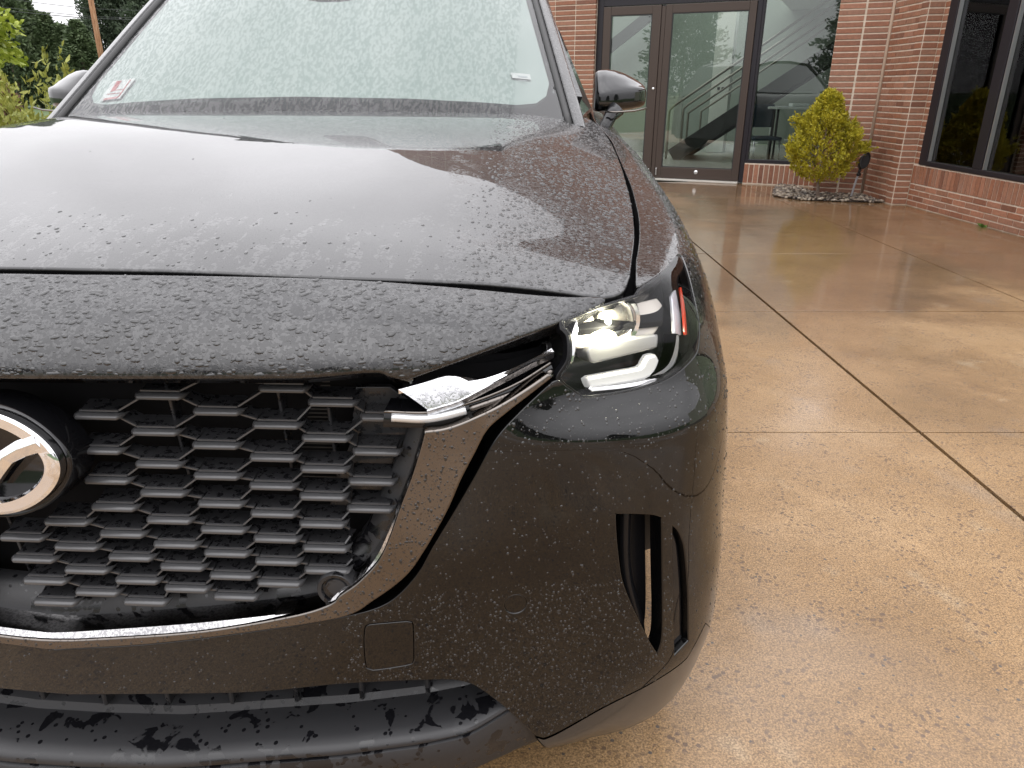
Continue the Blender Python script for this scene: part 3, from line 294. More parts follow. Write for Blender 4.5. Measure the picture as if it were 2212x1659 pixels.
'inner':[(0.5465,0.7482),(0.5445,0.7416),(0.5425,0.7352),(0.5404,0.7284),(0.538,0.7208),(0.5362,0.7152),(0.5342,0.709),(0.532,0.7025),(0.5299,0.696),(0.5277,0.6896),(0.5255,0.6836),(0.5234,0.6775),(0.5215,0.6725),(0.5196,0.6674),(0.5169,0.6608),(0.513,0.6516),(0.5111,0.647),(0.5089,0.6417),(0.5066,0.6359),(0.504,0.6296),(0.5013,0.623),(0.4985,0.6162),(0.4956,0.6092),(0.4926,0.6023),(0.4896,0.5955),(0.4867,0.589),(0.4838,0.5828),(0.481,0.5771),(0.4783,0.5721),(0.4741,0.5649),(0.47,0.5584),(0.4659,0.5527),(0.4618,0.5476),(0.4578,0.5429),(0.4539,0.5386),(0.45,0.5345),(0.4463,0.5306),(0.4405,0.5252),(0.4349,0.5211),(0.4295,0.5176),(0.4244,0.5144),(0.4194,0.5107),(0.4142,0.5054),(0.4098,0.5),(0.4048,0.4948),(0.398,0.4902),(0.3936,0.488),(0.3896,0.4861),(0.3852,0.4844),(0.38,0.4828),(0.3735,0.4811),(0.365,0.4794),(0.3539,0.4773),(0.3498,0.4766),(0.3454,0.4759),(0.3407,0.4751),(0.3357,0.4743),(0.3305,0.4735),(0.325,0.4727),(0.3194,0.4718),(0.3135,0.4709),(0.3075,0.47),(0.3014,0.4691),(0.2951,0.4682),(0.2886,0.4673),(0.2821,0.4664),(0.2755,0.4655),(0.2688,0.4645),(0.2621,0.4636),(0.2553,0.4627),(0.2485,0.4617),(0.2418,0.4608),(0.235,0.4599),(0.2283,0.459),(0.2217,0.4581),(0.2158,0.4574),(0.2097,0.4566),(0.2034,0.4558),(0.1969,0.455),(0.1902,0.4542),(0.1835,0.4534),(0.1766,0.4526),(0.1697,0.4518),(0.1627,0.451),(0.1557,0.4502),(0.1487,0.4493),(0.1417,0.4485),(0.1348,0.4478),(0.1279,0.447),(0.1211,0.4462),(0.1144,0.4455),(0.1079,0.4447),(0.1015,0.444),(0.0954,0.4433),(0.0894,0.4426),(0.0836,0.442),(0.0782,0.4414),(0.073,0.4408),(0.0681,0.4402),(0.0636,0.4397),(0.0526,0.4385),(0.0438,0.4375),(0.0367,0.4368),(0.0309,0.4363),(0.0259,0.4358),(0.0214,0.4355),(0.0168,0.4351),(0.0119,0.4347),(0.006,0.4341)],
'plate_up':[(0.518,0.8035),(0.5283,0.8061),(0.5385,0.8087),(0.5487,0.8114),(0.5591,0.8145),(0.5695,0.8177),(0.5789,0.8197),(0.5907,0.8189),(0.6011,0.8169),(0.6108,0.8156),(0.621,0.8152),(0.6293,0.8162),(0.6385,0.8179),(0.6476,0.8201),(0.6566,0.8228),(0.6657,0.826),(0.6744,0.8294),(0.6831,0.8333),(0.6915,0.8375),(0.6989,0.8415),(0.7128,0.8507)],
'plate_lo':[(0.5522,0.7787),(0.5627,0.7815),(0.5729,0.7843),(0.5818,0.7865),(0.5922,0.7899),(0.5993,0.7932),(0.6075,0.7973),(0.616,0.8016),(0.6242,0.8057),(0.6322,0.8095),(0.6401,0.8132),(0.648,0.8169),(0.656,0.8206),(0.6642,0.8243),(0.6726,0.8281),(0.6808,0.8316),(0.6883,0.8346),(0.7004,0.8388),(0.7116,0.8422)],
'tube':[(0.5074,0.7684),(0.5147,0.7678),(0.5222,0.767),(0.5296,0.7662),(0.537,0.7655),(0.5443,0.7651),(0.5515,0.7652),(0.5599,0.7659),(0.5682,0.7672),(0.5764,0.7688),(0.5845,0.7706),(0.5926,0.7725),(0.6007,0.7745),(0.6087,0.7767),(0.6167,0.779),(0.6247,0.7815),(0.6327,0.784),(0.6393,0.7861),(0.646,0.7882),(0.6527,0.7903),(0.6594,0.7926),(0.6661,0.795),(0.6728,0.7977),(0.6795,0.8007),(0.6862,0.8039),(0.6929,0.8073),(0.6998,0.8107),(0.7067,0.8141),(0.7138,0.8173)],
'tube_box_up':[(0.4984,0.7761),(0.5074,0.7755),(0.5167,0.7747),(0.5259,0.7739),(0.535,0.7733),(0.5437,0.7729),(0.5519,0.773),(0.5609,0.7737),(0.5692,0.775),(0.5771,0.7766),(0.5848,0.7785),(0.5927,0.7804),(0.6007,0.7824),(0.6086,0.7846),(0.6165,0.787),(0.6244,0.7895),(0.6323,0.7921),(0.6403,0.7949),(0.6482,0.7977),(0.6561,0.8007),(0.664,0.804),(0.672,0.8074),(0.68,0.8113),(0.6881,0.8155),(0.6963,0.8198),(0.7047,0.8242),(0.7133,0.8285)],
'tube_box_lo':[(0.4958,0.7547),(0.5051,0.7544),(0.5147,0.7539),(0.5242,0.7534),(0.5336,0.753),(0.5426,0.7529),(0.551,0.7531),(0.5601,0.754),(0.5684,0.7552),(0.5763,0.7569),(0.584,0.7588),(0.5919,0.7608),(0.5999,0.7631),(0.6079,0.7657),(0.6158,0.7685),(0.6237,0.7715),(0.6316,0.7744),(0.6395,0.7772),(0.6474,0.78),(0.6553,0.7828),(0.6633,0.786),(0.6713,0.7897),(0.6794,0.7939),(0.6877,0.7986),(0.696,0.8035),(0.7045,0.8084),(0.7133,0.813)],
'h_bezel':[(0.7925,0.9301),(0.8021,0.9244),(0.8116,0.9202),(0.8207,0.9172),(0.8295,0.9152),(0.838,0.9139),(0.8462,0.9131),(0.8542,0.9128),(0.8619,0.9129),(0.8693,0.9131),(0.8766,0.9134),(0.9088,0.9794),(0.8904,0.914),(0.8969,0.914),(0.9032,0.9137),(0.909,0.9131),(0.9243,0.9103),(0.9368,0.9072),(0.9475,0.9042),(0.9583,0.9011),(0.9721,0.897),(0.9755,0.8868),(0.9761,0.8783),(0.9686,0.8736),(0.954,0.869),(0.9463,0.8658),(0.938,0.8616),(0.9302,0.8569),(0.9234,0.8521),(0.9176,0.8479),(0.9105,0.8426),(0.9037,0.8391),(0.8928,0.8367),(0.8878,0.8362),(0.882,0.8358),(0.8757,0.8356),(0.869,0.8356),(0.8622,0.8357),(0.8554,0.8358),(0.8488,0.836),(0.8424,0.8361),(0.8366,0.8362),(0.8297,0.8362),(0.8232,0.8363),(0.8169,0.8363),(0.8107,0.8363),(0.8046,0.8364),(0.7984,0.8365),(0.7921,0.8365),(0.7842,0.8385),(0.776,0.8403),(0.7687,0.8423),(0.7632,0.8453),(0.7585,0.8538),(0.7579,0.8651),(0.7578,0.8733),(0.7576,0.8858),(0.7567,0.9042),(0.7574,0.9217),(0.7606,0.9306),(0.7663,0.9348),(0.7742,0.9346),(0.7834,0.9321),(0.7925,0.9301)],
'h_shelf':[(0.7813,0.832),(0.784,0.8246),(0.7869,0.8192),(0.7939,0.817),(0.7998,0.8172),(0.8057,0.8173),(0.8117,0.8175),(0.8175,0.8177),(0.8234,0.8179),(0.8291,0.8181),(0.8349,0.8183),(0.8405,0.8186),(0.8461,0.8189),(0.8516,0.8192),(0.8571,0.8196),(0.8626,0.8199),(0.8681,0.8203),(0.8737,0.8207),(0.8793,0.8211),(0.885,0.8215),(0.8908,0.8218),(0.8969,0.8222),(0.9032,0.8225),(0.9045,0.8289),(0.9061,0.8359),(0.9011,0.8361),(0.8963,0.8364),(0.887,0.8365),(0.8823,0.8365),(0.8768,0.8364),(0.8706,0.8364),(0.8641,0.8363),(0.8573,0.8363),(0.8504,0.8363),(0.8436,0.8363),(0.8372,0.8363),(0.8312,0.8363),(0.8239,0.8364),(0.8164,0.8366),(0.8091,0.8368),(0.8021,0.8369),(0.7959,0.837),(0.7905,0.8369),(0.7863,0.8367),(0.7813,0.832)],
'h_drl':[(0.7785,0.7969),(0.7846,0.7968),(0.7907,0.7967),(0.7969,0.7966),(0.8032,0.7966),(0.8094,0.7965),(0.8155,0.7964),(0.8216,0.7964),(0.8275,0.7964),(0.8337,0.7963),(0.8401,0.7963),(0.8465,0.7963),(0.8527,0.7963),(0.8587,0.7963),(0.8641,0.7965),(0.8688,0.7967),(0.8727,0.7971),(0.8796,0.8001),(0.8816,0.8036),(0.8873,0.8089),(0.8975,0.8095),(0.9005,0.8053),(0.8987,0.8022),(0.8956,0.7983),(0.892,0.7951),(0.8879,0.7919),(0.8785,0.7899),(0.8745,0.7895),(0.8696,0.7893),(0.864,0.7891),(0.858,0.7889),(0.8517,0.7888),(0.8453,0.7888),(0.8389,0.7888),(0.8328,0.7888),(0.8272,0.7889),(0.8204,0.789),(0.814,0.7892),(0.8077,0.7895),(0.8016,0.7898),(0.7955,0.7902),(0.7893,0.7905),(0.7832,0.7908),(0.7785,0.7969)],
'h_line':[(0.7755,0.7886),(0.7814,0.7883),(0.7874,0.788),(0.7934,0.7877),(0.7995,0.7874),(0.8057,0.787),(0.8117,0.7867),(0.8177,0.7865),(0.8236,0.7862),(0.8294,0.786),(0.835,0.7858),(0.8405,0.7857),(0.847,0.7856),(0.8533,0.7855),(0.8595,0.7855),(0.8655,0.7855),(0.8714,0.7856),(0.8774,0.7857),(0.8834,0.7857),(0.8895,0.7858),(0.8957,0.7858),(0.8943,0.7829),(0.8905,0.7827),(0.8857,0.7825),(0.8801,0.7824),(0.8738,0.7823),(0.8672,0.7822),(0.8603,0.7821),(0.8533,0.7821),(0.8465,0.7822),(0.84,0.7823),(0.8342,0.7824),(0.8284,0.7826),(0.8225,0.7829),(0.8165,0.7832),(0.8104,0.7836),(0.8043,0.7839),(0.7982,0.7843),(0.7921,0.7847),(0.786,0.7851),(0.78,0.7854),(0.7755,0.7886)],
'h_marker':[(1.021,0.881),(1.025,0.8798),(1.019,0.8763),(1.014,0.8727),(1.009,0.8691),(1.005,0.8656),(1.001,0.862),(0.9967,0.8585),(0.9929,0.8549),(0.9893,0.8512),(0.9859,0.8475),(0.9829,0.8437),(0.9803,0.8397),(0.9782,0.8357),(0.9765,0.8316),(0.9753,0.8276),(0.9697,0.8278),(0.9707,0.8321),(0.9722,0.8364),(0.9741,0.8407),(0.9766,0.8449),(0.9795,0.8489),(0.9829,0.8528),(0.9866,0.8565),(0.9913,0.8608),(0.9963,0.8649),(1.002,0.8689),(1.008,0.873),(1.014,0.877),(1.021,0.881)],
'h_block':[(0.991,0.8816),(1.006,0.8823),(1.02,0.8827),(1.014,0.8784),(1.009,0.874),(1.004,0.8697),(0.9998,0.8654),(0.9955,0.8611),(0.9913,0.8568),(0.9877,0.8531),(0.9842,0.8493),(0.9811,0.8453),(0.9783,0.8411),(0.976,0.8369),(0.9742,0.8326),(0.9729,0.8284),(0.9496,0.8325),(0.9506,0.8372),(0.9522,0.8421),(0.9543,0.847),(0.957,0.8516),(0.9601,0.856),(0.9635,0.8599),(0.9671,0.8635),(0.973,0.8687),(0.9786,0.8732),(0.9844,0.8774),(0.991,0.8816)],
'h_swoosh':[(0.8885,0.7897),(0.8947,0.7911),(0.9013,0.7925),(0.9077,0.794),(0.9133,0.7956),(0.9192,0.798),(0.9238,0.8007),(0.9281,0.8041),(0.9314,0.8074),(0.9346,0.8112),(0.9376,0.8152),(0.9403,0.819),(0.9429,0.8235),(0.9449,0.8278),(0.9472,0.8322),(0.9539,0.8298),(0.9531,0.8266),(0.9517,0.8223),(0.9501,0.8176),(0.9481,0.8131),(0.946,0.8093),(0.9431,0.8055),(0.9397,0.8021),(0.9359,0.7992),(0.9316,0.7966),(0.9249,0.7941),(0.9177,0.7921),(0.9108,0.7902),(0.9031,0.7901),(0.8957,0.7899),(0.8885,0.7897)],
'h_pillar':[(0.745,0.8599),(0.7462,0.8656),(0.7475,0.8721),(0.7486,0.8791),(0.7494,0.8861),(0.7509,0.9057),(0.7526,0.8926),(0.7535,0.8799),(0.7534,0.8728),(0.7529,0.8657),(0.7522,0.8589),(0.7515,0.8527),(0.7508,0.8465),(0.7501,0.8403),(0.7494,0.8347),(0.7487,0.8304),(0.7472,0.8255),(0.7456,0.8221),(0.7455,0.8268),(0.7454,0.8318),(0.7453,0.837),(0.7452,0.8425),(0.7451,0.8482),(0.745,0.854),(0.745,0.8599)],
'proj':[(0.8331,0.8956)],
}
STK = {'paper': [(-0.6288, 1.1222), (-0.6218, 1.177), (-0.5387, 1.185), (-0.5541, 1.1292)], 'red': [[(-0.6134, 1.1235), (-0.6145, 1.129), (-0.5639, 1.1348), (-0.5638, 1.1292)], [(-0.6056, 1.1459), (-0.605, 1.1764), (-0.585, 1.1779), (-0.5887, 1.1497)], [(-0.5648, 1.1316), (-0.5548, 1.1808), (-0.5505, 1.1808), (-0.56, 1.1331)], [(-0.6122, 1.1409), (-0.5582, 1.1452), (-0.5579, 1.1435), (-0.6116, 1.1389)], [(-0.589, 1.1522), (-0.5588, 1.1547), (-0.5589, 1.1534), (-0.5886, 1.1504)]], 'label': [(0.5812, 1.1852), (0.5755, 1.2001), (0.6315, 1.1954), (0.6358, 1.1804)], 'label_print': [[(0.5983, 1.1869), (0.5969, 1.1913), (0.6237, 1.1893), (0.6253, 1.1848)], [(0.6001, 1.178), (0.6, 1.1796), (0.6232, 1.1775), (0.6237, 1.1762)]]}
# ================================================================== ground and pavement
def concrete_mat():
    m = mat("stained_concrete", (.33, .21, .115), .5, spec=.5, coat=.85, coat_rough=.12); N = NT(m); v = N.coord()
    g = N.n('ShaderNodeNewGeometry'); v = g.outputs['Position']
    blot = N.noise(v, 1.3, 5, .6); fine = N.noise(v, 260, 3, .7); mid = N.noise(v, 22, 4, .65)
    c = N.ramp(blot, [(.28, (.170, .100, .043)), (.5, (.245, .150, .069)), (.75, (.31, .205, .108))])
    pale = N.rng(N.noise(v, 3.1, 4, .6), .60, .74, 0, .55, True)
    c = N.mix(pale, c, (.33, .255, .165))
    gr = N.rng(N.noise(v, 2.3, 3, .5), .60, .74, 0, .35, True)
    c = N.mix(gr, c, (.21, .175, .145))
    c = N.mix(N.rng(fine, .35, .65, 0, 1), N.mix(1, c, (.42, .39, .35), 'MULTIPLY'), N.mix(1, c, (1.52, 1.52, 1.52), 'MULTIPLY'))
    st_ = N.rng(N.noise(v, 5.5, 5, .65, .6), .66, .72, 0, .35, True); c = N.mix(st_, c, (.125, .105, .085))
    dr = N.rng(N.noise(v, 1.7, 5, .7, .8), .58, .66, 0, .5, True); c = N.mix(dr, c, N.mix(1, c, (1.30, 1.34, 1.42), 'MULTIPLY'))
    sp = N.voro(v, 62); big = N.math('MULTIPLY', N.math('LESS_THAN', sp, .30), N.rng(N.noise(v, 9, 2), .40, .62))
    c = N.mix(N.math('MULTIPLY', big, .8), c, (.08, .047, .03))
    sp2 = N.voro(v, 26); c = N.mix(N.math('MULTIPLY', N.math('LESS_THAN', sp2, .095), .85), c, (.045, .043, .043))
    sy = N.n('ShaderNodeSeparateXYZ'); N.l(v, sy.inputs[0])
    soak = N.rng(N.math('ADD', sy.outputs[1], N.math('MULTIPLY', N.noise(v, .75, 6, .68), 4.2)), 5.3, 6.7, 0, 1, True)   # rain-soaked towards the doors
    c = N.mix(N.math('MULTIPLY', soak, .85), c, N.mix(1, c, (.56, .48, .40), 'MULTIPLY'))
    N.l(c, N.p.inputs['Base Color'])
    h = N.math('ADD', N.math('MULTIPLY', fine, .5), N.math('MULTIPLY', mid, 1.0))
    N.bump(h, .8, .0035)
    # rain film: glassy where water stands, thinner where the surface is coarse
    wet = N.rng(N.math('ADD', N.noise(v, .9, 3, .5), N.math('MULTIPLY', soak, .22)), .42, .66, .12, 1, True)
    N.l(N.math('MULTIPLY', wet, .9), N.p.inputs['Coat Weight'])
    N.bump(N.math('ADD', N.math('MULTIPLY', mid, .6), N.math('MULTIPLY', N.noise(v, 5, 2), 1.2)), .16, .006, 'Coat Normal')
    N.l(N.math('SUBTRACT', N.rng(wet, .25, 1, .30, .12), N.math('MULTIPLY', soak, .07)), N.p.inputs['Coat Roughness'])
    return m
M_conc = concrete_mat()
def ground_mat():
    m = mat("grassy_soil", (.05, .08, .025), .9); N = NT(m); g = N.n('ShaderNodeNewGeometry'); v = g.outputs['Position']
    c = N.ramp(N.noise(v, .8, 6, .7), [(.3, (.03, .055, .015)), (.55, (.055, .095, .025)), (.8, (.11, .12, .04))])
    N.l(c, N.p.inputs['Base Color']); N.bump(N.noise(v, 30, 4, .7), .8, .03); return m
bm = bmesh.new(); s = 420
vs = [bm.verts.new(q) for q in ((-s, -s, -.05), (s, -s, -.05), (s, s, -.05), (-s, s, -.05))]; bm.faces.new(vs)
tag(link('ground', bm_mesh('ground', bm), ground_mat()), kind='structure')
pav = empty('pavement'); tag(pav, kind='structure')
GX = [-6.17, -4.64, -3.11, -1.58, 1.48, 3.01, 4.54]; GY = [-6.95+1.555*k for k in range(12)]      # joints
M_joint = mat("joint_filler", (.02, .017, .014), .8)
base = box_mesh('joint_bed', GX[-1]-GX[0], GY[-1]-GY[0], .02, 0, ((GX[-1]+GX[0])/2, (GY[-1]+GY[0])/2, -.034)); link('joint_bed', base, M_joint, pav)
slab_cache = {}
for i in range(len(GX)-1):
    for j in range(len(GY)-1):
        wide = GX[i+1] == 1.48; wl = GX[i] == 1.48
        a = .0075 if wl else .0052; b = .0075 if wide else .0052
        w = GX[i+1]-GX[i]-a-b; h = GY[j+1]-GY[j]-.0104
        key = (round(w, 4), round(h, 4))
        if key not in slab_cache:
            me = box_mesh('concrete_slab', w, h, .09, .0016, (0, 0, -.045), 2); me.materials.append(M_conc); slab_cache[key] = me
        o = link('concrete_slab', slab_cache[key], None, pav)
        o.location = (GX[i]+a+w/2, GY[j]+.0052+h/2, rng.uniform(-.0012, .0012))

# ================================================================== brick building
M_mortar = mat("pale_mortar", (.56, .44, .33), .85); N = NT(M_mortar); v = N.coord(); N.bump(N.noise(v, 160, 3), .5, .003)
N.l(N.ramp(N.noise(v, 14, 4), [(.3, (.46, .375, .29)), (.7, (.58, .50, .41))]), N.p.inputs['Base Color'])
def brick_mat(dim=1):
    m = mat("wet_brick", (.25, .09, .05), .6); N = NT(m); oi = N.n('ShaderNodeObjectInfo'); g = N.n('ShaderNodeNewGeometry'); v = g.outputs['Position']
    c = N.ramp(oi.outputs['Random'], [(0, (.17*dim, .070*dim, .040*dim)), (.3, (.27*dim, .108*dim, .056*dim)), (.75, (.26*dim, .128*dim, .078*dim)), (1, (.34*dim, .150*dim, .086*dim))])
    c = N.mix(N.rng(N.noise(v, 38, 5, .7), .35, .7), c, N.mix(1, c, (.68, .68, .70), 'MULTIPLY'))
    c = N.mix(N.rng(N.noise(v, 5, 3), .62, .8, 0, .30), c, (.26, .20, .17))
    N.l(c, N.p.inputs['Base Color']); N.bump(N.noise(v, 120, 4, .7), .6, .004); N.set('Roughness', N.rng(N.noise(v, 9, 2), .3, .7, .38, .7)); return m
M_brick = brick_mat()
def far_brick_mat():
    m = mat("brick_courses", (.25, .09, .05), .65); N = NT(m)
    t = N.n('ShaderNodeTexCoord'); b = N.n('ShaderNodeTexBrick'); N.l(t.outputs['Generated'], b.inputs['Vector']); N.l(t.outputs['UV'], b.inputs['Vector'])
    b.offset = 0.0; b.inputs['Color1'].default_value = (.22, .088, .047, 1); b.inputs['Color2'].default_value = (.18, .072, .041, 1); b.inputs['Mortar'].default_value = (.34, .27, .21, 1)
    b.inputs['Scale'].default_value = 1; b.inputs['Brick Width'].default_value = .287; b.inputs['Row Height'].default_value = .0613; b.inputs['Mortar Size'].default_value = .005
    N.l(b.outputs['Color'], N.p.inputs['Base Color']); return m
M_far_brick = far_brick_mat()
M_bronze = mat("bronze_aluminium", (.058, .042, .034), .38, .35); N = NT(M_bronze)
M_darkframe = mat("black_aluminium", (.016, .014, .018), .35, .3)
M_steel = mat("brushed_steel", (.6, .6, .6), .3, 1)
M_gasket = mat("rubber_gasket", (.012, .012, .012), .5)
def glass_mat(name, tint=(.86, .93, .90), f0=1.55, rough=0.0):
    m = bpy.data.materials.new(name); m.use_nodes = True; t = m.node_tree; t.nodes.clear()
    o = t.nodes.new('ShaderNodeOutputMaterial'); mx = t.nodes.new('ShaderNodeMixShader'); tr = t.nodes.new('ShaderNodeBsdfTransparent'); gl = t.nodes.new('ShaderNodeBsdfGlossy'); fr = t.nodes.new('ShaderNodeFresnel')
    fr.inputs['IOR'].default_value = f0; tr.inputs['Color'].default_value = (*tint, 1); gl.inputs['Roughness'].default_value = rough; gl.inputs['Color'].default_value = (1, 1, 1, 1)
    t.links.new(fr.outputs[0], mx.inputs[0]); t.links.new(tr.outputs[0], mx.inputs[1]); t.links.new(gl.outputs[0], mx.inputs[2]); t.links.new(mx.outputs[0], o.inputs[0]); return m
M_glass = glass_mat("window_glass", (.86, .92, .88), 1.8); M_glass2 = glass_mat("office_glass", (.86, .92, .86), 1.5)

bld = empty('brick_building', (3.026, 10.014, 0), math.atan2(-.4147, .91))     # x runs along the entrance front, -y faces the forecourt
tag(bld, 'red brick building with bronze glazed entrance doors and dark framed windows', 'building')
binv = Matrix.Rotation(-math.atan2(-.4147, .91), 4, 'Z') @ Matrix.Translation((-3.026, -10.014, 0))
brick_variants = {}
def brick_mesh(w, h, d):
    k = (round(w, 3), round(h, 3), round(d, 3))
    if k not in brick_variants:
        me = box_mesh('brick', w, d, h, .0025); me.materials.append(M_brick); brick_variants[k] = me
    return brick_variants[k]
def brick_at(parent, p, ux, w, h, d=.05, proud=.006):
    """p: point on the mortar face (building frame), ux unit vector along the wall, outward normal = (ux.y,-ux.x)"""
    o = link('brick', brick_mesh(w, h, d), None, parent)
    nrm = Vector((ux[1], -ux[0], 0)); q = Vector(p)+nrm*(proud+rng.uniform(-.0012, .0012)-d/2)
    o.location = q; o.rotation_euler = (rng.uniform(-.004, .004), 0, math.atan2(ux[1], ux[0])+rng.uniform(-.004, .004)); return o
def wall_core(name, x0, x1, y0, y1, z0, z1, m=None, parent=None):
    me = box_mesh(name, x1-x0, y1-y0, z1-z0, 0, ((x0+x1)/2, (y0+y1)/2, (z0+z1)/2)); return link(name, me, m or M_mortar, parent or bld)
def uv_box(me, ax=0):
    uv = me.uv_layers.new(name='UVMap')
    for p in me.polygons:
        for li in p.loop_indices:
            c = me.vertices[me.loops[li].vertex_index].co
            uv.data[li].uv = ((c.x if abs(p.normal.y) > .5 else c.y), c.z)
PITCH = .0613
# left pier, three stacked columns, then plain courses behind the vehicle
pierL = wall_core('brick_pier', -2.93, -2.065, -.085, .25, 0, 2.335)
for r_ in range(38):
    z = PITCH*r_+PITCH/2
    for c_, (a, b) in enumerate(((-2.93, -2.643), (-2.637, -2.350), (-2.343, -2.062))):
        brick_at(pierL, ((a+b)/2, -.085, z), (1, 0), b-a-.004, PITCH-.0138)
me = box_mesh('upper_brickwork', 3.56, .33, 2.335, 0, (-4.72, .085, 1.1675)); uv_box(me); link('upper_brickwork', me, M_far_brick, bld)
HT = 7.8
for (x0, x1, y0, y1, z0, z1) in ((-2.062, .95, -.05, .25, 2.30, HT), (.40, .985, -.62, .25, 2.42, 3.3)):
    me = box_mesh('upper_brickwork', x1-x0, y1-y0, z1-z0, 0, ((x0+x1)/2, (y0+y1)/2, (z0+z1)/2)); uv_box(me); link('upper_brickwork', me, M_far_brick, bld)
bm = bmesh.new(); prof_ = [(-6.5, 2.337), (-2.0625, 2.337), (-2.0625, 7.8), (-6.5, 5.1)]          # gable end rising to the entrance bay
f0 = [bm.verts.new((x, -.083, z)) for x, z in prof_]; f1 = [bm.verts.new((x, .25, z)) for x, z in prof_]; bm.faces.new(f0); bm.faces.new(f1[::-1])
for i in range(4): bm.faces.new((f0[i], f0[(i+1) % 4], f1[(i+1) % 4], f1[i]))
me = bm_mesh('gable_brickwork', bm); uv_box(me); link('gable_brickwork', me, M_far_brick, bld)
# entrance door set ------------------------------------------------------------
def frame_rect(name, x0, x1, z0, z1, y0, y1, l, r, b, t, m, parent, bevel=.003):
    """a rectangular frame with member widths l r b t, butt jointed"""
    bm = bmesh.new()
    bm_box(bm, (x0, y0, z0), (x0+l, y1, z1)); bm_box(bm, (x1-r, y0, z0), (x1, y1, z1))
    bm_box(bm, (x0+l+.0003, y0+.0008, z0), (x1-r-.0003, y1-.0008, z0+b)); bm_box(bm, (x0+l+.0003, y0+.0008, z1-t), (x1-r-.0003, y1-.0008, z1))
    return link(name, bm_mesh(name, bm, bevel), m, parent)
def pane(name, x0, x1, z0, z1, y, parent, m=M_glass):
    return link(name, box_mesh(name, x1-x0, .006, z1-z0, 0, ((x0+x1)/2, y, (z0+z1)/2)), m, parent)
entry = frame_rect('door_frame', -2.062, .055, .012, 2.29, -.015, .11, .085, .06, .001, .11, M_darkframe, bld)
mull = link('mullion', box_mesh('mullion', .055, .10, 2.14, .004, (-1.165, .03, 1.085)), M_bronze, entry)
th = link('threshold', box_mesh('threshold', 2.0, .2, .022, .004, (-1.0, -.03, .011)), mat("pale_threshold", (.42, .40, .36), .4), entry)
for (x0, x1, gl, gr_) in ((-1.972, -1.195, -1.868, -1.31), (-1.135, -.008, -1.05, -.095)):
    d = frame_rect('door', x0, x1, .026, 2.17, -.03, .035, gl-x0, x1-gr_, .145, .10, M_bronze, bld, .004)
    pane('door_glass', gl-.01, gr_+.01, .16, 2.08, .005, d)
    bm = bmesh.new()
    for (a, b, c_, e) in ((gl, gl+.012, .17, 2.07), (gr_-.012, gr_, .17, 2.07), (gl+.0125, gr_-.0125, .17, .182), (gl+.0125, gr_-.0125, 2.058, 2.07)): bm_box(bm, (a, -.026, c_), (b, -.006, e))
    link('glazing_bead', bm_mesh('glazing_bead', bm), M_gasket, d)
    if x0 < -1.5:
        lathe('lock', [(0, .0), (.016, .0), (.017, .008), (.012, .012), (0, .012)], M_steel, d, 16, Matrix.Translation((-1.235, -.03, 1.17)) @ Matrix.Rotation(R(90), 4, 'X'))
        link('floor_bolt', box_mesh('floor_bolt', .02, .02, .085, .006, (-1.222, -.04, .10)), M_steel, d)
    else:
        link('floor_bolt', box_mesh('floor_bolt', .02, .02, .095, .006, (-1.115, -.04, .11)), M_steel, d)
        lathe('floor_stop', [(0, 0), (.024, 0), (.026, .006), (.015, .012), (0, .013)], M_steel, d, 16, Matrix.Translation((-.57, -.032, .12)) @ Matrix.Rotation(R(90), 4, 'X'))
# fixed window beside the doors, on a low soldier-brick plinth
pl = wall_core('plinth', .058, 1.6, -.045, .2, 0, .262)
for k in range(23):
    x = .085+k*.0635
    o = brick_at(pl, (x, -.045, .133), (1, 0), .052, .235)
    if k % 2: o.scale = (1, 1, .97)
w1 = frame_rect('window', .058, 1.35, .264, 2.30, -.02, .09, .03, .05, .045, .05, M_darkframe, bld)
pane('pane', .085, 1.30, .305, 2.26, .02, w1)
# right pier, two stacked columns with a wide tooled joint
PX0, PX1, PY = .415, .985, -.715           # overwritten below from its world corner
q = binv @ Vector((4.11, 8.754, 0)); PX1, PY = q.x, q.y; PX0 = PX1-.545
pierR = wall_core('brick_pier', PX0, PX1-.012, PY, PY+.55, 0, 2.42)
for r_ in range(39):
    z = PITCH*r_+PITCH/2+.012
    for a, b in ((PX0, PX0+.262), (PX0+.282, PX1-.022)): brick_at(pierR, ((a+b)/2, PY, z), (1, 0), b-a-.002, PITCH-.0138)
tube('tooled_joint', [(PX1-.004, PY-.001, 0), (PX1-.004, PY-.001, 2.42)], .017, mat("buff_sealant", (.30, .215, .155), .8), pierR, 8, (0, 1, 0))
# return wall of small bricks, running towards the forecourt
def world_wall(name, P, Q, z1, t=.25, m=None):
    p = binv @ Vector((*P, 0)); q_ = binv @ Vector((*Q, 0)); d = (q_-p); Lw = d.length; u = d/Lw; n = Vector((u.y, -u.x, 0))
    bm = bmesh.new(); c = [p, q_, q_-n*t, p-n*t]
    lo = [bm.verts.new((a.x, a.y, 0)) for a in c]; hi = [bm.verts.new((a.x, a.y, z1)) for a in c]
    bm.faces.new(lo[::-1]); bm.faces.new(hi)
    for i in range(4): bm.faces.new((lo[i], lo[(i+1) % 4], hi[(i+1) % 4], hi[i]))
    return link(name, bm_mesh(name, bm), m or M_mortar, bld), p, u, Lw
ret, p, u, Lw = world_wall('return_wall', (4.118, 8.75), (4.128, 8.165), 2.42)
for r_ in range(39):
    z = PITCH*r_+PITCH/2+.005; x = .005-(.095 if r_ % 2 else 0)
    while x < Lw-.01:
        a, b = max(x, .006), min(x+.190, Lw-.002)
        if b-a > .02: brick_at(ret, (p+u*((a+b)/2))[:2]+(z,), (u.x, u.y), b-a-.009, PITCH-.0138)
        x += .190
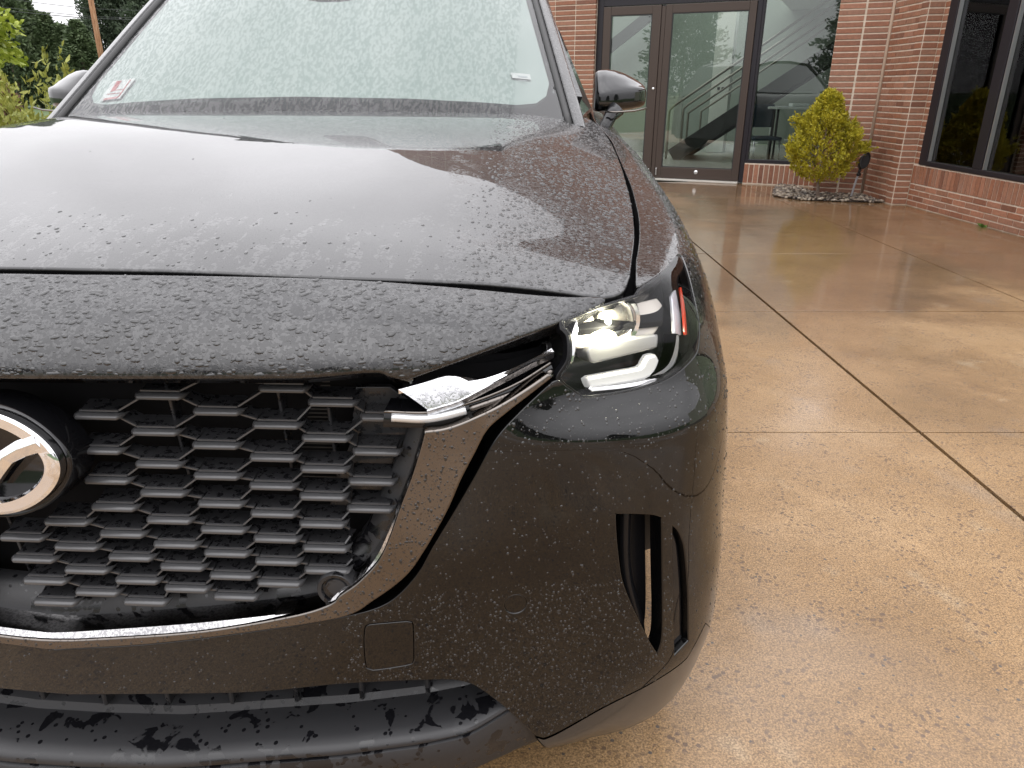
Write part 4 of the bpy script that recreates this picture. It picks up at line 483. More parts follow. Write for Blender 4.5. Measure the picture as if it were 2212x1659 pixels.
pil, p, u, Lw = world_wall('brick_pilaster', (4.105, 8.163), (4.115, 8.045), 2.42, .15)
for r_ in range(39): brick_at(pil, (p+u*(Lw/2))[:2]+(PITCH*r_+PITCH/2+.005,), (u.x, u.y), Lw-.004, PITCH-.0138)
pil2, p, u, Lw = world_wall('brick_pilaster', (4.118, 8.042), (4.262, 8.022), 2.42, .15)
for r_ in range(39): brick_at(pil2, (p+u*(Lw/2))[:2]+(PITCH*r_+PITCH/2+.005,), (u.x, u.y), Lw-.006, PITCH-.0138)
# window wall on the right: courses, soldier sill, dark frame
WX = Vector((4.266, 8.02)); WD = Vector((.055, -1.9)).normalized()
wa = WX; wb = WX+WD*6.2
low, p, u, Lw = world_wall('brick_wall', tuple(wa), tuple(wb), .425, .22)
for r_ in range(4):
    z = .056*r_+.028+.003; x = .0-(.10 if r_ % 2 else 0)
    while x < 2.75:
        a, b = max(x, .004), x+.20
        brick_at(low, (p+u*((a+b)/2))[:2]+(z,), (u.x, u.y), b-a-.010, .046); x += .20
for k in range(43):
    x = .035+k*.064
    brick_at(low, (p+u*x)[:2]+(.325,), (u.x, u.y), .0535, .178, .05, .007)
jam, p, u, Lw = world_wall('brick_wall', (4.264, 8.018), tuple(WX+WD*.085), 2.42, .05)
for r_ in range(32):
    brick_at(jam, (p+u*(Lw/2))[:2]+(PITCH*r_+PITCH/2+.43,), (u.x, u.y), Lw-.01, PITCH-.0138)
wroot = empty('window', parent=bld); pw = binv @ Vector((*(WX+WD*.085), 0)); uw = (binv.to_3x3() @ Vector((*WD, 0)))
wroot.location = pw; wroot.rotation_euler = (0, 0, math.atan2(uw.y, uw.x))
def wf(name, a, b, z0, z1, y0, y1, m, bev=.004): return link(name, box_mesh(name, b-a, y1-y0, z1-z0, bev, ((a+b)/2, (y0+y1)/2, (z0+z1)/2)), m, wroot)
wf('frame_post', .005, .14, .43, 2.6, -.01, .05, M_darkframe); wf('frame_post', .90, 1.035, .475, 2.6, -.012, .05, M_darkframe); wf('frame_post', 2.2, 2.33, .475, 2.6, -.012, .05, M_darkframe); wf('frame_post', 3.5, 3.63, .475, 2.6, -.012, .05, M_darkframe)
wf('frame_rail', .141, 6.0, .43, .474, -.014, .052, M_darkframe); wf('frame_rail', .141, 6.0, 2.55, 2.6, -.013, .051, M_darkframe)
M_alu = mat("bright_bead", (.5, .5, .53), .3, .9)
for a in (.142, 1.037, 2.332): wf('glazing_bead', a+.012, a+.022, .476, 2.55, -.006, .03, M_alu, 0)
for a, b in ((.14, .90), (1.035, 2.2), (2.33, 3.5), (3.63, 6.0)): wf('pane', a, b, .472, 2.552, .034, .040, M_glass2, 0)
for (z0, z1) in ((2.602, 3.3),):
    o, p, u, Lw = world_wall('upper_brickwork', tuple(WX), tuple(wb), 1, .25, M_far_brick)
    me = o.data
    for vv in me.vertices: vv.co.z = z0 if vv.co.z < .5 else z1
    uv_box(me)
o, p, u, Lw = world_wall('upper_brickwork', (4.118, 8.75), (4.266, 8.02), 1, .25, M_far_brick)
for vv in o.data.vertices: vv.co.z = 2.422 if vv.co.z < .5 else 3.3
uv_box(o.data)
# office behind the dark framed window: a pale partition, a bay darkened in its wall colour, a picture
def world_box(name, x0, x1, y0, y1, z0, z1, m, parent=None):
    me = box_mesh(name, x1-x0, y1-y0, z1-z0, 0, ((x0+x1)/2, (y0+y1)/2, (z0+z1)/2)); o = link(name, me, m); o.parent = parent or bld; o.matrix_parent_inverse = binv; return o
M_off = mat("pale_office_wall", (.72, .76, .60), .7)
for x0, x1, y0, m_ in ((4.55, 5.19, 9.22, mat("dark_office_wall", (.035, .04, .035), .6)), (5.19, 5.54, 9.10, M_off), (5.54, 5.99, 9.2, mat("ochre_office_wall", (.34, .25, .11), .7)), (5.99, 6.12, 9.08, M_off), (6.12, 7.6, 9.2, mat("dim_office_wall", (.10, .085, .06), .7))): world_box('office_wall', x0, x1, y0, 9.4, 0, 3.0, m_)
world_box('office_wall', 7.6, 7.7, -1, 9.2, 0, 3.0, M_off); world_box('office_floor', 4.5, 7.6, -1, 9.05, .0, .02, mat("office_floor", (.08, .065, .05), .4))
world_box('picture_frame', 5.30, 5.44, 9.075, 9.098, 1.36, 1.80, M_darkframe); world_box('picture_mount', 5.325, 5.415, 9.066, 9.0745, 1.42, 1.74, mat("picture_grey", (.30, .31, .31), .5))
bpy.context.view_layer.update()
allb = [o for o in bpy.data.objects if o.name.startswith('brick') and o.data is not None and o.name.split('.')[0] == 'brick']
def shown(o):
    w = o.matrix_world.translation; d = w-Vector((0, 0, 1.15)); zc_ = d.y*math.cos(R(22))-d.z*math.sin(R(22)); yc = d.y*math.sin(R(22))+d.z*math.cos(R(22))
    px_ = 512+726.8*d.x/zc_; py_ = 384-726.8*yc/zc_
    hid = (px_ < 600 and py_ > 118) or px_ < 540
    if zc_ < 0 or px_ > 1040 or py_ < -8 or hid: return 0
    dm = o.data.vertices; xs = [v_.co.x for v_ in dm]; zs = [v_.co.z for v_ in dm]; return (max(xs)-min(xs))*(max(zs)-min(zs))/zc_**2
allb.sort(key=shown, reverse=True); Vs, Fs, o0 = [], [], 0; BI = bld.matrix_world.inverted()
for o in allb[296:]:
    M_ = np.array(BI @ o.matrix_world); v_ = np.array([tuple(q.co) for q in o.data.vertices]); v_ = v_@M_[:3, :3].T+M_[:3, 3]
    Vs.append(v_); Fs += [tuple(i+o0 for i in f.vertices) for f in o.data.polygons]; o0 += len(v_); bpy.data.objects.remove(o)
M_brick2 = brick_mat(1); n2_ = M_brick2.node_tree; oi_ = [n for n in n2_.nodes if n.type == 'OBJECT_INFO'][0]; gi_ = [n for n in n2_.nodes if n.type == 'NEW_GEOMETRY'][0]; rmp_ = oi_.outputs['Random'].links[0].to_socket; n2_.links.new(gi_.outputs['Random Per Island'], rmp_)
link('brickwork', mesh_np('brickwork', np.concatenate(Vs), Fs, None, False), M_brick2, bld, 'stuff')
# lobby behind the glass: floor, walls, column, staircase (an opening is left in the ceiling, added to let sky light in)
M_white = mat("white_plaster", (.34, .37, .33), .7); M_tile = mat("grey_floor_tile", (.30, .30, .27), .25); M_dark = mat("dark_paint", (.03, .03, .032), .4)
wall_core('lobby_floor', -6, 5, .16, 8, -.03, -.008, M_tile); wall_core('lobby_wall', -6, 5, 8, 8.15, 0, 4.3, mat('green_grey_wall', (.20, .23, .20), .7)); wall_core('lobby_wall', -6.1, -6, .3, 8, 0, 4.3, M_white)
wall_core('lobby_wall', 1.7, 1.8, .6, 8, 0, 4.3, mat("dim_wall", (.16, .15, .13), .7)); wall_core('lobby_ceiling', -2.0, 1.7, .27, 2.9, 2.75, 2.9, M_white); wall_core('lobby_ceiling', -.4, 1.7, 2.91, 8, 2.75, 2.9, M_white)
wall_core('lobby_wall', -3.6, -1.9, 4.9, 5.0, 0, 1.05, M_white)
colm = wall_core('lobby_column', -1.42, -1.08, 5.2, 5.55, 0, 4.3, mat("pale_column", (.62, .66, .61), .6)); 
bm = bmesh.new(); bm_box(bm, (-1.30, 5.19, 1.16), (-1.25, 5.199, 1.21)); bm_box(bm, (-1.22, 5.19, 1.16), (-1.17, 5.199, 1.21)); link('wall_socket', bm_mesh('wall_socket', bm), M_dark, colm)
st = empty('staircase', (-1.75, 3.3, 0), 0, bld)
M_tread = mat("grey_tread", (.20, .22, .22), .6); M_rail = mat("grey_handrail", (.24, .23, .19), .4, .5)
for k in range(15): link('stair_tread', box_mesh('stair_tread', .30, 1.1, .04, .004, (.2+k*.26, .6, .16+k*.178)), M_tread, st)
for y in (.02, 1.18):
    bm = bmesh.new(); Mx = Matrix.Translation((.1, y, .02)) @ Matrix.Rotation(-math.atan2(.178, .26), 4, 'Y'); bm_box(bm, (0, -.03, -.1), (4.9, .03, .16), Mx); link('stringer', bm_mesh('stringer', bm, .003), M_dark, st)
    tube('handrail', [(-.02, y, 0), (-.02, y, .82), (.06, y, .90), (3.9, y, 3.52)], .022, M_rail, st, 8, (0, 1, 0))
    tube('handrail', [(.32, y, .15), (.32, y, .78), (.40, y, .84), (3.9, y, 3.23)], .018, M_rail, st, 8, (0, 1, 0))
wall_core('stair_landing', -6, -2.6, 4.2, 5.2, 2.55, 2.7, M_white)
bm = bmesh.new(); bm_box(bm, (0, -.04, -.12), (5.5, .04, .12), Matrix.Translation((-5.6, 4.2, -.1)) @ Matrix.Rotation(-R(35), 4, 'Y')); link('stringer', bm_mesh('stringer', bm), M_dark, st)
# table, chairs, plant inside
tb = empty('table'); tb.parent = None
def bpt(x, y, z=0): return bld.matrix_basis @ Vector((x, y, z)) if False else (Matrix.Translation((3.026, 10.014, 0)) @ Matrix.Rotation(math.atan2(-.4147, .91), 4, 'Z')) @ Vector((x, y, z))
BR = math.atan2(-.4147, .91)
tb.location = bpt(.62, 2.5); tb.rotation_euler = (0, 0, BR); tag(tb, 'white topped table standing behind the window beside the doors', 'table')
link('table_top', box_mesh('table_top', 1.2, .7, .035, .008, (0, 0, .90)), mat("white_laminate", (.75, .77, .78), .35), tb)
M_blackmetal = mat("black_metal", (.02, .02, .022), .4, .4)
for x in (-.5, .5):
    for y in (-.28, .28): tube('leg', [(x, y, 0), (x, y, .885)], .018, M_blackmetal, tb, 8, (0, 1, 0))
bk = tag(link('paper_stack', box_mesh('paper_stack', .26, .19, .045, .006), mat("paper_white", (.7, .73, .72), .6)), 'small pale stack of papers lying on the white table', 'papers'); bk.location = bpt(.45, 2.4, .942); bk.rotation_euler = (0, 0, BR+.4)
ch = empty('chair'); tag(ch, 'dark seated metal legged chair with pale back at the white table', 'chair'); ch.location = bpt(.0, 2.1); ch.rotation_euler = (0, 0, BR+.5)
link('seat', box_mesh('seat', .45, .45, .05, .015, (0, 0, .46)), mat("navy_fabric", (.03, .045, .07), .8), ch)
link('backrest', box_mesh('backrest', .45, .04, .34, .012, (0, .22, .78)), mat("navy_fabric_back", (.03, .045, .07), .8), ch)
for x in (-.2, .2):
    tube('leg', [(x, -.2, 0), (x, -.2, .45)], .013, M_steel, ch, 8, (0, 1, 0)); tube('leg', [(x, .22, 0), (x, .22, .9)], .013, M_steel, ch, 8, (0, 1, 0))
ch2 = ch.copy(); col.objects.link(ch2); ch2.location = bpt(1.25, 2.0); ch2.rotation_euler = (0, 0, BR-.6)
ch2['label'] = 'dark chair at the table end nearer the brick pier, partly behind the shrub'
for c_ in ch.children:
    d = c_.copy(); col.objects.link(d); d.parent = ch2

# ================================================================== foliage
def leaf_cards(name, pts, nrm, size, m, aspect=.55, droop=0, jitter=.6, k=2, bend=.25):
    """many small bent leaf cards: each two quads; pts (n,3) nrm (n,3) outward"""
    n = len(pts); d = nrm+rng.normal(0, jitter, (n, 3)); d[:, 2] -= droop; d /= np.linalg.norm(d, axis=1, keepdims=True)
    s = np.cross(d, rng.normal(0, 1, (n, 3))); s /= np.linalg.norm(s, axis=1, keepdims=True)+1e-9; up = np.cross(s, d)
    L_ = size*rng.uniform(.6, 1.35, (n, 1)); W = L_*aspect
    V = np.stack([pts-s*W*.25, pts+s*W*.25, pts+d*L_*.5+s*W*.5+up*L_*bend*.3, pts+d*L_*.5-s*W*.5+up*L_*bend*.3, pts+d*L_+s*W*.12-up*L_*bend*.1, pts+d*L_-s*W*.12-up*L_*bend*.1], 1).reshape(-1, 3)
    b = np.arange(n)[:, None]*6; F = np.concatenate([b+np.array([[0, 1, 2, 3]]), b+np.array([[3, 2, 4, 5]])])
    me = mesh_np(name, V, F, None, False); me.materials.append(m); return me
def leaf_mat(name, stops, scale=9, sat=1, rough=.55, sub=0):
    m = mat(name, stops[1][1], rough, spec=.35); N = NT(m); v = N.coord(); w = N.noise(v, scale, 4, .65); f = N.noise(v, scale*9, 2)
    c = N.ramp(N.math('ADD', N.math('MULTIPLY', w, .65), N.math('MULTIPLY', f, .35)), stops); N.l(c, N.p.inputs['Base Color'])
    # thin leaves let some daylight through
    tr = N.n('ShaderNodeBsdfTranslucent'); mx = N.n('ShaderNodeMixShader'); mx.inputs[0].default_value = .25
    N.l(c, tr.inputs['Color']); N.l(N.p.outputs[0], mx.inputs[1]); N.l(tr.outputs[0], mx.inputs[2]); N.l(mx.outputs[0], N.out.inputs['Surface']); return m
M_bark = mat("bark", (.16, .12, .09), .9); N = NT(M_bark); v = N.coord((6, 6, 1.2)); N.l(N.ramp(N.noise(v, 8, 5, .7), [(.3, (.09, .065, .05)), (.7, (.26, .2, .16))]), N.p.inputs['Base Color']); N.bump(N.noise(v, 14, 5, .7), .9, .01)
# golden shrub by the pier
sh = empty('golden_shrub', (3.47, 8.47, 0)); sh.scale = (.93, .93, 1.02); tag(sh, 'golden yellow conifer shrub on a bare stem before the brick pier', 'shrub')
M_gold = leaf_mat("golden_foliage", [(.30, (0.0924, 0.1122, 0.00924)), (.45, (0.3036, 0.2772, 0.01716)), (.62, (0.528, 0.4488, 0.0396))], 16)
n = 15000; zz = rng.uniform(0, 1, n)**.85; th = rng.uniform(0, 2*np.pi, n)
def prof(z): return np.interp(z, [0, .06, .16, .30, .42, .58, .74, .86, .95, 1], [.12, .24, .325, .36, .345, .28, .20, .13, .08, .02])
lump = 1+.10*np.sin(th*5+zz*9)+.09*np.sin(th*9-zz*17+2)+rng.normal(0, .03, n)
nt_ = 1150; zt_ = rng.uniform(0, 1, nt_)**.9; tt_ = rng.uniform(0, 2*np.pi, nt_); rt_ = prof(zt_)*(1+.09*np.sin(tt_*5+zt_*9)+.08*np.sin(tt_*9-zt_*17))*(1-.30*rng.uniform(0, 1, nt_)**2)
TC = np.stack([rt_*np.cos(tt_)-.03*zt_, rt_*np.sin(tt_), .20+zt_*.88], 1)
for (a, zc, rl, k) in ((.35, .62, .36, 26), (-.5, .40, .42, 26), (2.9, .66, .32, 24), (3.4, .36, .43, 30), (.1, .50, .39, 26), (1.2, .97, .05, 14), (4.4, .72, .29, 26), (5.2, .55, .37, 26), (4.9, .9, .12, 18)):
    TC = np.concatenate([TC, np.array([rl*math.cos(a), rl*math.sin(a), .2+zc*.9])+rng.normal(0, .032, (k, 3))])
ax_ = np.stack([TC[:, 0], TC[:, 1], .16+0*TC[:, 0]], 1); ax_ /= np.linalg.norm(ax_, axis=1, keepdims=True); ax_[:, 2] += .55; ax_ += rng.normal(0, .35, ax_.shape); ax_ /= np.linalg.norm(ax_, axis=1, keepdims=True)
kk = 15; u_ = rng.uniform(0, 1, (len(TC), kk, 1)); pts = (TC[:, None]+ax_[:, None]*(u_*.075-.02)+rng.normal(0, .011, (len(TC), kk, 3))*(1.2-.7*u_)).reshape(-1, 3); nr = (ax_[:, None]+rng.normal(0, .45, (len(TC), kk, 3))).reshape(-1, 3)
link('crown', leaf_cards('crown', pts, nr, .027, M_gold, .5, -.1, .4), None, sh)
th = rng.uniform(0, 2*np.pi, 500); zz = rng.uniform(.1, .9, 500)
bm = bmesh.new()
tube('stem', [(.02, 0, -.02), (.0, .0, .10), (-.012, .0, .24), (-.01, 0, .55), (0, 0, .95)], .021, M_bark, sh, 8, (0, 1, 0), [1.25, 1, .95, .7, .2])
for k in range(16):
    a = rng.uniform(0, 6.28); z0 = rng.uniform(.14, .7); l_ = prof((z0-.1)/.9)*.85; tube('branch', [(-.01, 0, z0), (l_*.5*math.cos(a), l_*.5*math.sin(a), z0+.06), (l_*math.cos(a), l_*math.sin(a), z0+.17)], .007, M_bark, sh, 5, (0, 0, 1), [1, .7, .3])
# gravel bed at its foot
def pebble(rx, ry, rz): 
    bm = bmesh.new(); bmesh.ops.create_icosphere(bm, subdivisions=1, radius=1)
    for v_ in bm.verts: v_.co = Vector((v_.co.x*rx*random.uniform(.8, 1.2), v_.co.y*ry*random.uniform(.8, 1.2), v_.co.z*rz*random.uniform(.8, 1.2)))
    V = np.array([v_.co for v_ in bm.verts]); F = np.array([[v_.index for v_ in f.verts] for f in bm.faces]); bm.free(); return V, F
bm = bmesh.new(); bed = [(3.26, 9.30), (3.06, 8.70), (3.25, 8.36), (3.70, 8.24), (4.085, 8.15), (4.10, 8.75), (3.60, 9.0), (3.62, 9.60), (3.45, 9.72)]
bm.faces.new([bm.verts.new((x, y, .006)) for x, y in bed]); tag(link('soil_bed', bm_mesh('soil_bed', bm), mat("wet_soil", (.035, .025, .018), .8)), kind='structure')
def inpoly(P, poly):
    P = np.asarray(P, float); poly = np.asarray(poly, float); x, y = P[:, 0], P[:, 1]; r_ = np.zeros(len(P), bool); n = len(poly); j = n-1
    for i in range(n):
        xi, yi = poly[i]; xj, yj = poly[j]
        c = ((yi > y) != (yj > y)) & (x < (xj-xi)*(y-yi)/(yj-yi+1e-15)+xi); r_ ^= c; j = i
    return r_
Vs, Fs, o0 = [], [], 0
cand = np.stack([rng.uniform(2.9, 4.12, 2600), rng.uniform(8.1, 10.0, 2600)], 1); cand = cand[inpoly(cand, bed)]
for x, y in cand:
    V, F = pebble(*(rng.uniform(.012, .036, 2)), rng.uniform(.008, .016)); a = rng.uniform(0, 6.28); c_, s_ = math.cos(a), math.sin(a)
    V = np.stack([V[:, 0]*c_-V[:, 1]*s_+x, V[:, 0]*s_+V[:, 1]*c_+y, V[:, 2]+.008+rng.uniform(0, .022)], 1); Vs.append(V); Fs.append(F+o0); o0 += len(V)
M_grav = mat("river_gravel", (.3, .26, .22), .45); N = NT(M_grav); g = N.n('ShaderNodeNewGeometry')
N.l(N.ramp(g.outputs['Random Per Island'], [(0, (0.0396, 0.033, 0.0297)), (.4, (0.1122, 0.0858, 0.066)), (.75, (0.2178, 0.1716, 0.1254)), (1, (0.363, 0.3168, 0.2508))]), N.p.inputs['Base Color'])
tag(link('gravel', mesh_np('gravel', np.concatenate(Vs), np.concatenate(Fs), None, True), M_grav), kind='stuff')
# spot lamp on a stake, leaning by the pier
lp = empty('spot_lamp', (3.90, 8.53, 0)); tag(lp, 'small black garden spotlight on a grey stake leaning beside the golden shrub', 'spotlight')
tube('stake', [(-.03, -.02, -.02), (.0, 0, .12), (.028, .01, .26)], .012, mat("grey_plastic", (.30, .29, .30), .5), lp, 8, (0, 1, 0))
Ml = Matrix.Translation((.040, .012, .33)) @ Matrix.Rotation(R(14), 4, 'Y') @ Matrix.Rotation(R(62), 4, 'X')
M_lampblk = mat("black_lamp_body", (.012, .012, .013), .45)
lathe('lamp_head', [(0, -.045), (.03, -.043), (.045, -.02), (.052, .02), (.054, .04), (.048, .043), (.044, .03), (0, .028)], M_lampblk, lp, 20, Matrix.Translation((.055, .0, .405)) @ Matrix.Rotation(R(16), 4, 'Y') @ Matrix.Scale(1.75, 4, (0, 0, 1)) @ Matrix.Rotation(R(75), 4, 'X'))
tube('bracket', [(.028, .01, .25), (.036, .01, .30), (.045, .008, .36)], .016, M_lampblk, lp, 8, (0, 1, 0)); tube('knuckle', [(.018, .0, .265), (.05, .016, .265)], .018, M_lampblk, lp, 8, (0, 0, 1))
# small weed at the wall base
wd = tag(link('weed', leaf_cards('weed', np.zeros((16, 3))+rng.normal(0, .012, (16, 3))*np.array([1, 1, 0]), np.tile([0, 0, .5], (16, 1)), .06, leaf_mat("weed_leaf", [(.3, (.06, .12, .02)), (.5, (.10, .2, .04)), (.7, (.16, .27, .06))]), .4, 0, .7), None), 'small green weed sprouting at the foot of the window wall', 'weed'); wd.location = (4.28, 6.66, .0)

# ---- far left: conifer row, poles, wires, shrubs
M_con = leaf_mat("dark_conifer", [(.30, (0.0396, 0.0594, 0.0297)), (.5, (0.099, 0.1386, 0.066)), (.72, (0.1848, 0.231, 0.1188))], .55)
M_con2 = leaf_mat("blue_conifer", [(.30, (0.0264, 0.0396, 0.0264)), (.5, (0.066, 0.0924, 0.0561)), (.72, (0.132, 0.165, 0.099))], .8)
def conifer_mesh(name, h, r, n, m, leaf, loose=.12, layers=0):
    z = rng.uniform(0, 1, n)**.8; t = rng.uniform(0, 2*np.pi, n)
    p = np.interp(z, [0, .05, .25, .55, .8, 1], [.7, .95, 1, .72, .38, .02])*r
    p = p*(1+.14*np.sin(t*4+z*21)+.12*np.sin(t*7-z*33))*(1-.5*rng.uniform(0, 1, n)**2)
    if layers: p = p*(1+.30*np.sin(z*layers*6.28))
    P_ = np.stack([p*np.cos(t), p*np.sin(t), .25+z*(h-.25)], 1)+rng.normal(0, loose, (n, 3)); Nn = np.stack([np.cos(t), np.sin(t), .5+0*t], 1)
    return leaf_cards(name, P_, Nn, leaf, m, .5, .15, .5)
trees = [conifer_mesh('crown', 8.5, 1.7, 13000, M_con, .24), conifer_mesh('crown', 8.2, 1.6, 13000, M_con, .23), conifer_mesh('crown', 12, 3.0, 14000, M_con2, .34, .25, 7)]
trunk = {}
def tree(kind, x, y, sc_, label, rot, name='conifer_tree', group=None):
    e = empty(name, (x, y, -.05), rot); e.scale = (sc_[0], sc_[0], sc_[1]); tag(e, label, 'tree', group)
    link('crown', trees[kind], None, e)
    if kind not in trunk:
        o = tube('trunk', [(0, 0, 0), (.03, .02, 2), (0, 0, 8)], .16, M_bark, e, 8, (0, 1, 0), [1.2, .9, .2]); trunk[kind] = o.data
    else: link('trunk', trunk[kind], None, e)
spec = [(-110, 57, 1.25, 'outermost dark green conifer at the frame edge, behind the yellow-leaved tree'), (-25, 57, 1.3, 'tall dark green conifer behind the yellow-leaved tree'), (42, 56, 1.32, 'tall dark green conifer next to the gap of sky, above the wires'), (84, 58, 1.0, 'dark green conifer whose sloping top ends at the gap of white sky'), (128, 57, .72, 'shorter green conifer beneath the gap of sky'),
        (160, 57, .66, 'low green conifer in the dip of the row'), (192, 56, .66, 'low green conifer just before the wooden pole')]
for i, (u, y, k, lab) in enumerate(spec): tree(i % 2, (u-1106)/1693*y, y, (1.0, k), lab, i*1.3, 'conifer_tree', 'conifers in the row behind the wires')
for u, y, k, lab in ((246, 62, .78, 'dark layered evergreen directly behind the wooden pole'), (296, 63, .9, 'dark evergreen behind the grey pole and the windscreen pillar'), (345, 61, .9, 'dark evergreen mostly hidden by the windscreen pillar')): tree(2, (u-1106)/1693*y, y, (.62, k), lab, u, 'evergreen_tree', 'evergreens behind the poles')
for x, y, s_, w_ in ((-40, -46, 1.1, 'well off to the badge side'), (-25, -52, .9, 'shortest of those facing the badge'), (-8, -60, 1.2, 'the tallest, straight behind the viewer'), (10, -56, 1.0, 'mirrored in the door glass'), (26, -50, .9, 'mirrored in the window by the pier'), (42, -40, 1.1, 'mirrored in the dark framed window')): tree(2, x, y, (1.1, s_), 'evergreen across the forecourt, '+w_, x, 'evergreen_tree', 'evergreens across the forecourt')
def pole(name, u, y, r_, m, label, top=13):
    e = tag(tube(name, [(0, 0, -.3), (0, 0, 4), (.12, 0, top)], r_, m, None, 12, (0, 1, 0), [1.1, 1, .8]), label, 'pole'); e.location = ((u-1106)/1693*y, y, 0); return e
M_pole = mat("weathered_pole", (.4, .2, .1), .85); N = NT(M_pole); v = N.coord((5, 5, .35)); N.l(N.ramp(N.noise(v, 4, 6, .7), [(.35, (0.1056, 0.0495, 0.0264)), (.5, (0.2772, 0.132, 0.0627)), (.66, (0.396, 0.264, 0.165))]), N.p.inputs['Base Color'])
pole('utility_pole', 233, 52, .175, M_pole, 'weathered orange-brown wooden utility pole at the end of the wires')
pole('utility_pole', 266, 66, .12, mat("grey_wood", (.2, .19, .18), .9), 'thin grey pole behind the wooden utility pole', 7.2)
M_wire = mat("cable_black", (.02, .025, .022), .6)
def wire(z0, z1, lab, r_=.016):
    a = np.array([(230-1106)/1693*52, 52, z0]); b = np.array([-43., 38, z1]); t = np.linspace(0, 1, 14)[:, None]; P_ = a+(b-a)*t; P_[:, 2] -= .25*4*(t*(1-t))[:, 0]
    c = a+(np.array([-6., 70, z0+.6])-a)*np.linspace(0, 1, 8)[1:, None]
    tag(tube('overhead_wire', np.concatenate([c[::-1], P_]), r_, M_wire, None, 5), lab, 'wire', 'overhead wires on the wooden pole')
wire(5.98, 7.95, 'topmost overhead wire running to the wooden pole'); wire(5.53, 7.35, 'middle overhead wire, just above the lowest one'); wire(5.42, 6.95, 'lowest of the three overhead wires', .022)
# spiky yellow-green shrub
sp = empty('spiky_shrub', (-4.45, 7.2, -.05)); sp.scale = (1.15, 1.15, 1.22); tag(sp, 'loose yellow-green shrub with feathery shoots beside the mirror', 'shrub')
M_sp = leaf_mat("yellow_green_leaf", [(.3, (.10, .12, .022)), (.5, (.24, .26, .055)), (.7, (.42, .41, .11))], 4)
P_, Q_ = [], []
for k in range(330):
    a = rng.uniform(0, 6.28); tilt = rng.uniform(.05, .95); l_ = rng.uniform(.75, 1.42)*(1-.22*tilt); d = np.array([math.cos(a)*tilt, math.sin(a)*tilt, 1.0]); d /= np.linalg.norm(d)
    o = np.array([math.cos(a), math.sin(a), 0])*rng.uniform(0, .45); t = rng.uniform(.12, 1, 44)[:, None]; w = .07*(1.05-t)
    c = o+d*t*l_+np.array([math.cos(a), math.sin(a), -.5])*.16*t*t; P_.append(c+rng.normal(0, 1, c.shape)*w); Q_.append(np.tile(d, (44, 1)))
link('crown', leaf_cards('crown', np.concatenate(P_), np.concatenate(Q_), .055, M_sp, .38, 0, .55), None, sp)
tube('stem', [(0, 0, 0), (.02, 0, .3), (.05, .02, .6)], .03, M_bark, sp, 6, (0, 1, 0), [1, .7, .3])
# bright young tree at the frame edge, and a brown shrub below it
yt = empty('yellow_leaved_tree', (-9.75, 14.0, -.05)); tag(yt, 'bright yellow-green leafed tree reaching in at the frame edge', 'tree')
nn = 3400; d = rng.normal(0, 1, (nn, 3)); d /= np.linalg.norm(d, axis=1, keepdims=True); rad = .92*rng.uniform(.5, 1, (nn, 1))*(1+.25*np.sin(d[:, :1]*7+d[:, 2:]*9))
link('crown', leaf_cards('crown', np.array([-.02, 0, 2.15])+d*rad*np.array([1, 1, .82]), d*.6, .12, leaf_mat("lime_leaf", [(.3, (0.1056, 0.1452, 0.0132)), (.5, (0.2508, 0.3036, 0.033)), (.7, (0.396, 0.4092, 0.0792))], 3), .75, .25, .5), None, yt)
tube('trunk', [(0, 0, 0), (.02, 0, .8), (-.05, .03, 1.6), (0, 0, 2.4)], .06, M_bark, yt, 8, (0, 1, 0), [1.2, 1, .8, .3])
bs = empty('brown_shrub', (-11.75, 17.5, -.05)); tag(bs, 'rounded reddish brown shrub behind the yellow-green shrub', 'shrub')
d = rng.normal(0, 1, (3600, 3)); d[:, 2] = np.abs(d[:, 2]); d /= np.linalg.norm(d, axis=1, keepdims=True)
link('crown', leaf_cards('crown', d*rng.uniform(.75, 1, (3600, 1))*np.array([.62, .8, 1.75]), d*.6, .09, leaf_mat("russet_leaf", [(.3, (0.066, 0.0297, 0.0165)), (.5, (0.1386, 0.0726, 0.0396)), (.7, (0.2112, 0.1254, 0.0726))], 5), .7, 0, .6), None, bs)
tube('stem', [(0, 0, 0), (0, .02, .9)], .05, M_bark, bs, 6, (0, 1, 0), [1, .4])
